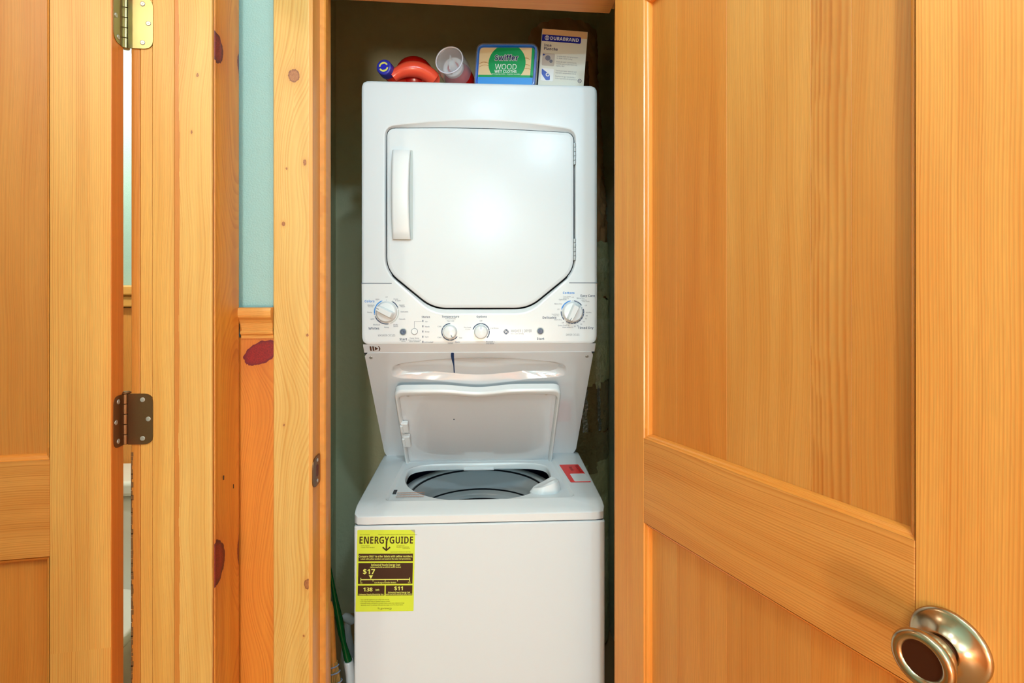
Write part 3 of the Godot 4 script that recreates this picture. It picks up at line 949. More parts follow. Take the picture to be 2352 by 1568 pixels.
	b.lathe([Vector2(0.1995, 0.738), Vector2(0.1995, 0.734), Vector2(0.1938, 0.733), Vector2(0.1938, 0.738)], axis, 72, [], false)
	put("tub_gasket", b, M.gap, t)
	b = Builder.new()
	b.lathe([Vector2(0.1965, 0.800), Vector2(0.194, 0.785), Vector2(0.190, 0.765), Vector2(0.194, 0.752), Vector2(0.195, 0.738), Vector2(0.193, 0.722), Vector2(0.190, 0.716), Vector2(0.180, 0.712)], axis, 72, [], false)
	put("wash_basket", b, mat(Color(0.80, 0.82, 0.83), 0.22), t)
	b = Builder.new()
	b.lathe([Vector2(0.192, 0.714), Vector2(0.184, 0.690), Vector2(0.17, 0.52), Vector2(0.10, 0.50), Vector2(0.05, 0.52), Vector2(0.03, 0.56), Vector2(0.0, 0.57)], axis, 72, [], false)
	put("basket_floor", b, mat(Color(0.07, 0.08, 0.16), 0.2), t)
	# deck fittings
	b = Builder.new()
	b.rbox(Vector3(-0.055, 0.846, -0.3085), Vector3(0.036, 0.853, -0.2985), 0.002)
	put("lid_catch_strip", b, M.plastic, t)
	b = Builder.new()
	var slot := Transform3D(Basis(Vector3(1, 0, 0), -PI / 2 + 0.06), Vector3(-0.2255, 0.8551, -0.118))
	b.plate(rect2(-0.0045, -0.012, 0.0045, 0.012, 0.001), -0.002, 0.0006, slot)
	put("lid_switch_slot", b, M.navy, t)
	b = Builder.new()
	var wedge := [PackedVector3Array(), PackedVector3Array(), PackedVector3Array(), PackedVector3Array()]
	var wf := resample(round_poly([Vector2(0.122, -0.105), Vector2(0.150, -0.084), Vector2(0.196, -0.088), Vector2(0.214, -0.118), Vector2(0.190, -0.142), Vector2(0.140, -0.124)], [0.012], true, 5), 48)
	for p in wf:
		var hgt := clampf((p.x - 0.122) / 0.07, 0.0, 1.0)
		var q := p.lerp(Vector2(0.175, -0.112), 0.16)
		wedge[0].append(Vector3(p.x, 0.849, p.y))
		wedge[1].append(Vector3(p.x, 0.854, p.y))
		wedge[2].append(Vector3(q.x, 0.862 + 0.017 * hgt, q.y))
		wedge[3].append(Vector3(lerpf(q.x, 0.178, 0.3), 0.865 + 0.0185 * hgt, lerpf(q.y, -0.115, 0.3)))
	b.loft(wedge, true, [1, 2])
	b.cap(wedge[3], true)
	put("bleach_dispenser", b, M.plastic, t)
	# small print on the deck
	var deckp := Transform3D(Basis(Vector3(1, 0, 0), -PI / 2 + 0.0586), Vector3(-0.183, 0.8541, -0.100))
	var b2 := Builder.new()
	b = Builder.new()
	for k in 3:
		b.plate(rect2(-0.036, 0.0118 - k * 0.0115, 0.036, 0.0128 - k * 0.0115), 0.0002, 0.0005, deckp)
		for r in 2: b2.text(["To start: close lid, select cycle, press Start", "Pour detergent in the tub before the clothes"][r], Vector2(-0.034, 0.0095 - k * 0.0115 - r * 0.0042), 0.0036, 0.0006, font_plain, 1, 1.0, 0.0, deckp)
	var il := put("instruction_print", b, mat(Color(0.80, 0.52, 0.30), 0.5), t)
	put("lettering", b2, M.print_grey, il)
	# red sticker on the sloping right side
	var rx := Transform3D(Basis(Vector3(1, 0, 0), -PI / 2 + 0.055), Vector3(0.262, 0.8685, -0.200))
	b = Builder.new()
	b.plate(round_poly([Vector2(-0.035, 0.060), Vector2(0.021, 0.060), Vector2(0.033, -0.064), Vector2(-0.022, -0.064)], [0.002], true, 2), 0.0003, 0.0007, rx)
	var red := put("red_sticker", b, mat(Color(0.90, 0.17, 0.15), 0.35), t)
	b = Builder.new()
	b.plate(round_poly([Vector2(-0.0155, -0.008), Vector2(0.0275, -0.008), Vector2(0.0325, -0.060), Vector2(-0.0105, -0.060)], [0.004], true, 3), 0.0007, 0.0009, rx)
	put("blank_field", b, M.plastic, red)
	b = Builder.new()
	b.text("Secours-DC", Vector2(0.017, 0.026), 0.0135, 0.0009, font_plain, 0, 0.8, -PI / 2 + 0.1, rx)
	b.text("Rend a", Vector2(-0.004, 0.026), 0.0135, 0.0009, font_plain, 0, 0.8, -PI / 2 + 0.1, rx)
	put("lettering", b, mat(Color(0.35, 0.06, 0.10), 0.5), red)
	# --- slanted back panel with its pocket
	var sl := Vector3(0, 0.3457, 0.267).normalized()
	var nl := Vector3(1, 0, 0).cross(sl)
	var bp := Transform3D(Basis(Vector3(1, 0, 0), sl, nl), Vector3(0, 0.8750, -0.3585))
	b = Builder.new()
	var L := 0.4375
	var full := resample(round_poly([Vector2(-0.2985, 0.0), Vector2(-0.2985, L), Vector2(0.2925, L), Vector2(0.2925, 0.0)], [0.002], true, 2), 160)
	var po := resample(round_poly([Vector2(-0.236, 0.345), Vector2(-0.232, 0.396), Vector2(-0.12, 0.412), Vector2(-0.005, 0.418), Vector2(0.11, 0.412), Vector2(0.222, 0.396), Vector2(0.226, 0.345), Vector2(0.12, 0.338), Vector2(0.06, 0.326), Vector2(-0.005, 0.318), Vector2(-0.07, 0.326), Vector2(-0.13, 0.338)], [0.02, 0.03, 0.1, 0.1, 0.1, 0.03, 0.02, 0.05, 0.05, 0.05, 0.05, 0.05], true, 6), 160)
	var pi_ := resample(round_poly([Vector2(-0.212, 0.352), Vector2(-0.222, 0.386), Vector2(-0.12, 0.398), Vector2(-0.005, 0.403), Vector2(0.11, 0.398), Vector2(0.212, 0.386), Vector2(0.202, 0.352), Vector2(0.12, 0.356), Vector2(0.06, 0.346), Vector2(-0.005, 0.340), Vector2(-0.07, 0.346), Vector2(-0.13, 0.356)], [0.02, 0.02, 0.1, 0.1, 0.1, 0.02, 0.02, 0.05, 0.05, 0.05, 0.05, 0.05], true, 6), 160)
	var mid := Vector2(-0.003, 0.368)
	rings = [PackedVector3Array(), PackedVector3Array(), PackedVector3Array(), PackedVector3Array(), PackedVector3Array(), PackedVector3Array()]
	for j in 160:
		var a := PI - TAU * j / 160
		var d := Vector2(cos(a), sin(a))
		var f := ray_hit(full, mid, d)
		var p := ray_hit(po, mid, d)
		var q := ray_hit(pi_, mid, d)
		var p2 := p + (f - p).normalized() * minf(0.006, p.distance_to(f) * 0.5)
		for pair in [[0, f, -0.02], [1, f, 0.0], [2, p2, 0.0], [3, p, -0.0015], [4, q.lerp(p, 0.15), -0.013], [5, q, -0.0145]]:
			rings[pair[0]].append(bp * Vector3(pair[1].x, pair[1].y, pair[2]))
	b.loft(rings, true, [1], true)
	b.cap(rings[5])
	put("back_panel", b, M.gloss, t)
	for x in [-0.2835, 0.277]: screw(t, bp * Transform3D(Basis(), Vector3(x, 0.421, 0.0)), 0.0045)
	b = Builder.new()
	b.plate(round_poly([Vector2(-0.078, 0.437), Vector2(-0.079, 0.425), Vector2(-0.0765, 0.405), Vector2(-0.0735, 0.388), Vector2(-0.0715, 0.405), Vector2(-0.0705, 0.437)], [0.002], true, 3), 0.0, 0.0006, bp)
	b.plate(round_poly([Vector2(-0.0755, 0.404), Vector2(-0.0752, 0.350), Vector2(-0.0725, 0.348), Vector2(-0.0722, 0.404)], [0.001], true, 3), -0.0145, -0.0136, bp)
	put("blue_drip", b, mat(Color(0.03, 0.17, 0.36), 0.3), t)
	# --- open lid leaning on the panel
	var s2 := Vector3(0, 0.264, 0.205).normalized()
	var lx := Transform3D(Basis(Vector3(1, 0, 0), s2, Vector3(1, 0, 0).cross(s2)), Vector3(-0.0085, 0.8595, -0.325))
	var lid := thing("washer_lid", lx, t)
	var H := 0.335
	var W := 0.2215
	var lo := resample(round_poly([Vector2(-W, 0.0), Vector2(-W, H), Vector2(-0.085, H), Vector2(-0.04, H - 0.008), Vector2(0.0, H - 0.012), Vector2(0.04, H - 0.008), Vector2(0.085, H), Vector2(W, H), Vector2(W, 0.0)], [0.004, 0.026, 0.05, 0.05, 0.05, 0.05, 0.05, 0.026, 0.004], true, 8), 200)
	b = Builder.new()
	var inn := PackedVector2Array()
	var li := round_poly([Vector2(-W + 0.010, 0.006), Vector2(-W + 0.010, H - 0.022), Vector2(-0.085, H - 0.020), Vector2(-0.04, H - 0.027), Vector2(0.0, H - 0.031), Vector2(0.04, H - 0.027), Vector2(0.085, H - 0.020), Vector2(W - 0.010, H - 0.022), Vector2(W - 0.010, 0.006)], [0.003, 0.02, 0.05, 0.05, 0.05, 0.05, 0.05, 0.02, 0.003], true, 8)
	inn = resample(li, 200)
	rings = [lift(lo, -0.014), lift(lo, 0.003), lift(inset(lo, 0.0012), 0.0062), lift(inset(lo, 0.004), 0.0085), lift(inset(lo, 0.0065), 0.009), lift(inset(inn, -0.003), 0.0075), lift(inn, 0.004), lift(inset(inn, 0.001), -0.004)]
	b.loft(rings, true, [1], true)
	b.cap(rings[0], true)
	put("lid_frame", b, M.plastic, lid)
	b = Builder.new()
	var pan := resample(li, 120)
	b.loft([lift(inset(pan, -0.002), -0.0055), lift(inset(pan, 0.004), -0.004), lift(inset(pan, 0.012), -0.0033)], true, [], true)
	b.cap(lift(inset(pan, 0.012), -0.0033))
	put("lid_liner", b, M.gloss, lid)
	for q in [[0.165, 0.205], [0.100, 0.148]]:
		b = Builder.new()
		b.rbox(Vector3(-W + 0.006, q[0], -0.002), Vector3(-W + 0.026, q[1], 0.012), 0.003, 2)
		b.rbox(Vector3(-W + 0.004, q[0] + 0.008, 0.006), Vector3(-W + 0.012, q[1] - 0.006, 0.016), 0.002, 2)
		put("lid_lock_bracket", b, M.plastic, lid)
	for x in [-0.186, 0.182]: screw(lid, Transform3D(Basis(), Vector3(x, H - 0.024, 0.001)), 0.0045)
	b = Builder.new()
	for x in [-W + 0.006, W - 0.006]:
		b.lathe([Vector2(0, -0.006), Vector2(0.007, -0.006), Vector2(0.007, 0.006), Vector2(0, 0.006)], Transform3D(Basis(Vector3(0, 1, 0), PI / 2), Vector3(x, 0.0, 0.0)), 16)
	b.rbox(Vector3(-W + 0.012, -0.006, -0.006), Vector3(W - 0.012, 0.004, -0.001), 0.001)
	put("lid_hinge", b, M.print_grey, lid)
	b = Builder.new()
	b.plate(disc2(Vector2(-0.069, 0.205), 0.0022, 5), -0.0034, -0.0028, Transform3D())
	put("blue_spot", b, M.ink, lid)
	# --- dryer
	b = Builder.new()
	b.rbox(Vector3(-0.303, 1.2435, -0.66), Vector3(0.3005, 1.9115, ZF - 0.0325), 0.006, 2)
	put("dryer_cabinet", b, M.enamel, t)
	var hole := round_poly([Vector2(-0.2435, 1.43), Vector2(-0.2435, 1.7945), Vector2(-0.125, 1.809), Vector2(-0.0015, 1.8155), Vector2(0.122, 1.809), Vector2(0.2425, 1.7945), Vector2(0.2425, 1.43), Vector2(0.121, 1.323), Vector2(-0.123, 1.323)], [0.035, 0.024, 0.2, 0.2, 0.2, 0.024, 0.035, 0.035, 0.035], true, 8)
	var leafp := round_poly([Vector2(-0.2395, 1.432), Vector2(-0.2395, 1.7925), Vector2(-0.0015, 1.7975), Vector2(0.2385, 1.789), Vector2(0.2385, 1.432), Vector2(0.121, 1.3365), Vector2(-0.123, 1.3365)], [0.035, 0.022, 0.3, 0.022, 0.035, 0.035, 0.035], true, 8)
	var CF := Vector2(-0.0005, 1.56)
	var fo := round_poly([Vector2(-0.3035, 1.2421), Vector2(-0.3035, 1.9117), Vector2(0.3005, 1.9117), Vector2(0.3005, 1.2421)], [0.024, 0.02, 0.02, 0.024], true, 8)
	var fi := inset(fo, 0.0)
	var M2 := 240
	var angs := []
	for j in M2: angs.append(PI - TAU * j / M2)
	var left_seam := Vector2(-0.3035, 1.3990)
	var right_seam := Vector2(0.3005, 1.4020)
	var li_seam := Vector2(-0.2255, 1.3975)
	var ri_seam := Vector2(0.2245, 1.4005)
	# outline, recess edge and door opening as matching rays; the seam rays are bent to run level
	var parts := [["dryer_fascia", [], M.enamel], ["control_panel", [], M.plastic]]
	var a_l := (li_seam - CF).angle(); var a_r := (ri_seam - CF).angle()
	for part in 2:
		var n := 150 if part == 0 else 110
		var R := []
		for k in 9: R.append(PackedVector3Array())
		var o0 := left_seam if part == 0 else right_seam
		var o1 := right_seam if part == 0 else left_seam
		var opoly := PackedVector2Array()
		if part == 0:
			opoly = round_poly([left_seam, Vector2(-0.3035, 1.9117), Vector2(0.3005, 1.9117), right_seam], [0.0, 0.02, 0.02, 0.0], false, 10)
		else:
			opoly = round_poly([right_seam, Vector2(0.2995, 1.2425), Vector2(-0.3020, 1.2425), left_seam], [0.0, 0.022, 0.022, 0.0], false, 10)
		opoly = resample(opoly, n, false)
		var cen := Vector2(-0.0015, 1.575)
		for j in n:
			var u := float(j) / (n - 1)
			var a := 0.0
			if part == 0: a = lerpf(a_l + TAU, a_r, u) if a_l < 0 else lerpf(a_l, a_r, u)
			else: a = lerpf(a_r, a_l, u) if a_l < a_r else lerpf(a_r, a_l - TAU, u)
			var d := Vector2(cos(a), sin(a))
			var h := ray_hit(hole, CF, d)
			var l := ray_hit(leafp, CF, d)
			var o := opoly[j]
			var on := Vector2(clampf(o.x, -0.2835, 0.2805), clampf(o.y, 1.2645, 1.8917))
			var nrm := (o - on).normalized() if o.distance_to(on) > 0.001 else Vector2.ZERO
			if part == 1 and o.y > 1.264: nrm = Vector2(signf(o.x), 0)
			if part == 0 and o.y < 1.89: nrm = Vector2(signf(o.x), 0)
			var hn := (h - CF).normalized()
			var tall := 0.010 if part == 0 else 0.006
			R[0].append(Vector3(o.x, o.y, ZF - 0.042))
			R[1].append(Vector3(o.x - nrm.x * 0.0006, o.y - nrm.y * 0.0006, ZF - tall * 0.75))
			R[2].append(Vector3(o.x - nrm.x * 0.003, o.y - nrm.y * 0.003, ZF - tall * 0.28))
			R[3].append(Vector3(o.x - nrm.x * 0.010, o.y - nrm.y * 0.010, ZF))
			R[4].append(Vector3(h.x + hn.x * 0.005, h.y + hn.y * 0.005, ZF))
			R[5].append(Vector3(h.x + hn.x * 0.001, h.y + hn.y * 0.001, ZF - 0.001))
			R[6].append(Vector3(h.x, h.y, ZF - 0.002))
			var g := l + (l - CF).normalized() * (0.0045 if l.y < 1.42 else 0.0026)
			R[7].append(Vector3(g.x, g.y, ZF - 0.0115))
			R[8].append(Vector3(g.x, g.y, ZF - 0.030))
		b = Builder.new()
		b.loft(R.slice(0, 8), false, [], true)
		put(parts[part][0], b, parts[part][2], t)
		b = Builder.new()
		b.loft(R.slice(7), false, [], true)  # walls of the gap round the door, coloured dark
		put("dark_door_gap", b, M.gap, t)
	# seam between the two, and the dark-coloured gap round the door
	b = Builder.new()
	b.rbox(Vector3(-0.3025, 1.3975, ZF - 0.012), Vector3(-0.226, 1.3995, ZF + 0.0003), 0.0003)
	put("panel_seam", b, M.print_grey, t)
	b = Builder.new()
	b.rbox(Vector3(0.2255, 1.3995, ZF - 0.012), Vector3(0.2995, 1.4015, ZF + 0.0003), 0.0003)
	put("panel_seam", b, M.print_grey, t)
	b = Builder.new()
	var gk := resample(leafp, 200)
	b.loft([lift(inset(gk, -0.008), ZF - 0.0295), lift(inset(gk, 0.02), ZF - 0.0295)], true, [], true)
	put("dark_door_gap", b, M.gap, t)
	b = Builder.new()
	var low0 := PackedVector3Array(); var low1 := PackedVector3Array(); var low2 := PackedVector3Array()
	for j in 40:
		var x := lerpf(-0.2985, 0.2955, j / 39.0)
		low0.append(Vector3(x, 1.2445, ZF - 0.003)); low1.append(Vector3(x, 1.2220, ZF - 0.017)); low2.append(Vector3(x, 1.2215, -0.30))
	b.loft([low0, low1, low2], false, [1], true)
	for e in [0, 39]: b.tri(low0[e], low1[e], low0[e] + Vector3(0, 0, -0.2))
	put("panel_lip", b, M.gloss, t)
	b = Builder.new()
	var ls := Vector3(0, 0.0225, 0.014).normalized()
	var lipx := Transform3D(Basis(Vector3(1, 0, 0), ls, Vector3(1, 0, 0).cross(ls)), Vector3(-0.270, 1.2332, ZF - 0.0101))
	for pts in [rect2(-0.0125, -0.007, -0.0085, 0.007), rect2(-0.006, -0.007, -0.002, 0.007), PackedVector2Array([Vector2(0.000, -0.006), Vector2(0.000, 0.006), Vector2(0.008, 0.0)]), arc2(Vector2(0.004, 0.0), 0.0075, 0.0095, -55, 55, 8)]:
		b = Builder.new()
		b.plate(pts, 0.0, 0.0006, lipx)
		put("emblem_stroke", b, mat(Color(0.30, 0.17, 0.11), 0.5), t)
	b = Builder.new()
	b.rbox(Vector3(-0.2985, 1.2185, -0.30), Vector3(0.2955, 1.2222, ZF - 0.0185), 0.0005)
	put("dryer_base_seam", b, M.gap, t)
	# dryer door
	var dd := thing("dryer_door", Transform3D(Basis(), Vector3(0, 0, ZF)), t)
	b = Builder.new()
	var lp := resample(leafp, 220)
	rings = [lift(lp, -0.022), lift(lp, -0.0085), lift(inset(lp, 0.001), -0.0062), lift(inset(lp, 0.003), -0.0045), lift(inset(lp, 0.008), -0.0035)]
	b.loft(rings, true, [1], true)
	b.cap(rings[-1])
	put("door_panel", b, M.enamel, dd)
	b = Builder.new()
	var hr := rect2(-0.2245, 1.5085, -0.1735, 1.7365, 0.004, 4)
	b.plate(hr, -0.004, -0.0025)
	put("handle_backplate", b, M.print_pale, dd)
	b = Builder.new()
	rings = []
	for k in 25:
		var u := k / 24.0
		var y := lerpf(1.5095, 1.7350, u)
		var z := 0.005 + 0.017 * pow(sin(PI * clampf(u, 0.0, 1.0)), 0.5)
		var xr := -0.1785 - 0.0025 * sin(PI * u)
		rings.append(PackedVector3Array([Vector3(-0.2245, y, -0.003), Vector3(-0.2243, y, z - 0.006), Vector3(-0.2215, y, z - 0.001), Vector3(-0.217, y, z), Vector3(xr - 0.004, y, z + 0.001), Vector3(xr, y, z - 0.002), Vector3(xr, y, z - 0.008), Vector3(xr - 0.006, y, z - 0.009)]))
	b.loft(rings, false, [], false)
	for e in [0, 24]:
		var q: PackedVector3Array = rings[e]
		var endcap := PackedVector3Array([q[0], q[1], q[2], q[3], q[4], q[5], q[6], Vector3(q[6].x, q[6].y, -0.003)])
		b.cap(endcap, e == 0)
	put("door_handle", b, M.plastic, dd)
	for y in [1.4585, 1.7045]:
		b = Builder.new()
		for k in 5:
			b.lathe([Vector2(0, 0.0004), Vector2(0.0032, 0.0004), Vector2(0.0035, 0.001), Vector2(0.0035, 0.0104), Vector2(0.0032, 0.011), Vector2(0, 0.011)], Transform3D(Basis(Vector3(1, 0, 0), -PI / 2), Vector3(0.2403, y + k * 0.0112, -0.0015)), 12)
		put("door_hinge", b, M.steel, dd)
	# --- controls
	dial(t, Vector2(-0.2390, 1.3260), 0.0258, deg_to_rad(153), true)
	dial(t, Vector2(0.2341, 1.3253), 0.0258, deg_to_rad(244), true)
	dial(t, Vector2(-0.0790, 1.2754), 0.0172, deg_to_rad(-63), false)
	dial(t, Vector2(-0.0009, 1.2751), 0.0172, deg_to_rad(90), false)
	for q in [["start_button", -0.1974, 1.2757, M.button], ["deep_rinse_button", -0.1690, 1.2767, M.plastic], ["start_button", 0.1510, 1.2768, M.button]]:
		b = Builder.new()
		b.lathe([Vector2(0.0074, 0.0), Vector2(0.0073, 0.002), Vector2(0.0066, 0.003), Vector2(0.003, 0.0026), Vector2(0, 0.0024)], Transform3D(Basis(), Vector3(q[1], q[2], ZF)), 32)
		put(q[0], b, q[3], t)
		b = Builder.new()
		b.plate(arc2(Vector2(q[1], q[2]), 0.0076, 0.0083 if q[0][0] == "d" else 0.0098, 0, 359.9, 32), 0.0, 0.0005, Transform3D(Basis(), Vector3(0, 0, ZF)))
		put("button_ring", b, M.print_grey if q[0][0] == "d" else M.print_pale, t)
	for y in [1.3031, 1.2899, 1.2767, 1.2634, 1.2502]:
		b = Builder.new()
		b.plate(rect2(-0.1488, y - 0.0026, -0.1466, y + 0.0026, 0.0006, 2), 0.0, 0.0006, Transform3D(Basis(), Vector3(0, 0, ZF)))
		put("status_light", b, M.print_dark, t)
	printing(t)
	energy_label(t)

func printing(t: Node3D) -> void:
	var z := Transform3D(Basis(), Vector3(0, 0, ZF))
	var dark := Builder.new(); var grey := Builder.new(); var blue := Builder.new(); var pale := Builder.new()
	var big := [["Whites", -2703, 12847], ["Start", -1969, 12574], ["Status", -1406, 13135], ["Temperature", -784, 13142], ["Options", 5, 13139], ["Start", 1517, 12571], ["Easy Care", 2736, 13675], ["Delicates", 1743, 13111], ["Timed Dry", 2684, 12847]]
	for q in big:
		var large: bool = not q[0] in ["Status", "Temperature", "Options"]
		dark.text(q[0], Vector2(q[1], q[2]) * 1e-4, 0.0082 if large else 0.0070, 0.0004, font_bold, 0, 1.0, 0.0, z)
	for q in [["Colors", -2813, 13533], ["Cottons", 2241, 13745]]: blue.text(q[0], Vector2(q[1], q[2]) * 1e-4, 0.0082, 0.0004, font_bold, 0, 1.0, 0.0, z)
	for q in [["WASHER CYCLES", -2388, 12670, 0.0069], ["DRYER CYCLES", 2347, 12668, 0.0064], ["WASHER | DRYER", 1021, 12771, 0.0088]]: grey.text(q[0], Vector2(q[1], q[2]) * 1e-4, q[3], 0.0004, font_plain, 0, 0.78 if q[3] > 0.008 else 0.85, 0.0, z)
	for q in [["Light", -2620, 13582], ["Medium", -2775, 13433], ["Heavy", -2807, 13255], ["Light", -2746, 13085], ["Medium", -2635, 12939], ["Heavy", -2388, 12876], ["Drain", -2157, 13587], ["& Spin", -2106, 13549], ["Speed", -2010, 13435], ["Wash", -1983, 13396], ["Delicates", -1942, 13266], ["Casuals", -2001, 13081], ["Bulky", -2160, 12939], ["Items", -2160, 12899], ["Deep Rinse", -1690, 12597], ["On", -1388, 13015], ["Wash", -1369, 12887], ["Rinse", -1371, 12758], ["Spin", -1382, 12629], ["Lid Locked", -1332, 12496], ["Tap Cold", -784, 13031], ["Cold", -1062, 12892], ["Cool", -1062, 12615], ["Colors", -784, 12470], ["Warm", -608, 12493], ["Hot", -526, 12602], ["Off", -11, 13030], ["Pre Soak", -352, 12865]]:
		dark.text(q[0], Vector2(q[1], q[2]) * 1e-4, 0.0045, 0.0004, font_plain, 0, 1.05, 0.0, z)
	for q in [["2nd Rinse", 334, 12844], ["Pre Soak +", 229, 12501], ["2nd Rinse", 218, 12456], ["Optimum", 2088, 13576], ["More Dry", 2549, 13610], ["More Dry", 1972, 13464], ["90 Min.", 2764, 13242], ["80", 2709, 13158], ["70", 2687, 13082], ["60", 2632, 13006], ["50", 2565, 12941], ["40", 2479, 12900], ["30", 2401, 12885], ["More Dry", 1969, 13057], ["Quick Fluff 10", 2110, 12909], ["Dewrinkle 20", 2220, 12861]]:
		dark.text(q[0], Vector2(q[1], q[2]) * 1e-4, 0.0045, 0.0004, font_plain, 0, 1.05, 0.0, z)
	for q in [["Off", -2390, 13636], ["Normal", -2782, 13395], ["Pause", -1969, 12520], ["Select when using", -1692, 12550], ["Fabric Softener", -1692, 12514], ["All Cold Rinses", -784, 13091], ["15 mins", -347, 12817], ["Auto Load Sensing", 915, 12702], ["Cool Down", 2197, 13650], ["Less Dry", 2169, 13613], ["Off", 2347, 13631], ["Less Dry", 2635, 13562], ["Cool Down", 2684, 13527], ["Off", 1974, 13323], ["Off", 2687, 13423], ["Cool Down", 1901, 13199], ["Less Dry", 1924, 13161], ["Off", 2090, 12980]]:
		grey.text(q[0], Vector2(q[1], q[2]) * 1e-4, 0.0040, 0.0004, font_plain, 0, 1.0, 0.0, z)
	# scale rings round the dials: [centre, radius, from, to, colour]
	var wc := Vector2(-0.2390, 1.3260); var dc := Vector2(0.2341, 1.3253); var tc := Vector2(-0.0790, 1.2754); var oc := Vector2(-0.0009, 1.2751)
	for q in [[wc, 0.0302, 110, 193, blue], [wc, 0.0302, 201, 281, dark], [wc, 0.0302, 18, 64, dark], [wc, 0.0302, 288, 372, pale], [dc, 0.0292, 98, 167, blue], [dc, 0.0292, 176, 222, dark], [dc, 0.0292, 236, 376, dark], [dc, 0.0292, 36, 83, dark], [tc, 0.0212, 88, 328, dark], [oc, 0.0212, -45, 165, dark]]:
		(q[4] as Builder).plate(arc2(q[0], q[1] - 0.0013, q[1] + 0.0013, q[2], q[3], 24), 0.0, 0.0003, z)
	var dots := Builder.new()
	for q in [[wc, 0.0302, [112, 150, 188, 205, 243, 278, 22, 60]], [dc, 0.0292, [101, 164, 205, 246, 260, 275, 290, 305, 320, 335, 352, 66]], [tc, 0.0212, [90, 150, 210, 268, 298, 325]], [oc, 0.0212, [90, 10, 162]]]:
		for a in q[2]: dots.plate(disc2(q[0] + Vector2.from_angle(deg_to_rad(a)) * q[1], 0.0008, 10), 0.0003, 0.0005, z)
	for q in [[wc, 0.0302, 90], [dc, 0.0292, 90], [dc, 0.0292, 171], [dc, 0.0292, 229], [dc, 0.0292, 25]]: dark.plate(disc2(q[0] + Vector2.from_angle(deg_to_rad(q[2])) * q[1], 0.0007, 8), 0.0, 0.0003, z)
	# line from the deep rinse button to its light
	grey.plate(round_poly([Vector2(-0.1692, 1.2860), Vector2(-0.1692, 1.3016), Vector2(-0.1510, 1.3016), Vector2(-0.1510, 1.3023), Vector2(-0.1699, 1.3023), Vector2(-0.1699, 1.2860)], [0.0]), 0.0, 0.0003, z)
	# round monogram badge
	var gc := Vector2(0.0632, 1.2751)
	dark.plate(disc2(gc, 0.0068, 36), 0.0, 0.0003, z)
	for k in 4:
		dots.plate(arc2(gc, 0.0057, 0.0062, 90 * k + 12, 90 * k + 74, 8), 0.0003, 0.0005, z)
	dots.text("G", gc + Vector2(-0.0018, 0.0004), 0.0085, 0.0006, font_bold, 0, 0.7, 0.2, z)
	dots.text("E", gc + Vector2(0.0022, -0.0002), 0.0075, 0.0006, font_bold, 0, 0.8, 0.2, z)
	put("panel_print", dark, M.print_dark, t)
	put("panel_print", grey, M.print_grey, t)
	put("panel_print", blue, M.print_blue, t)
	put("panel_print", pale, M.print_pale, t)
	put("panel_print", dots, M.plastic, t)

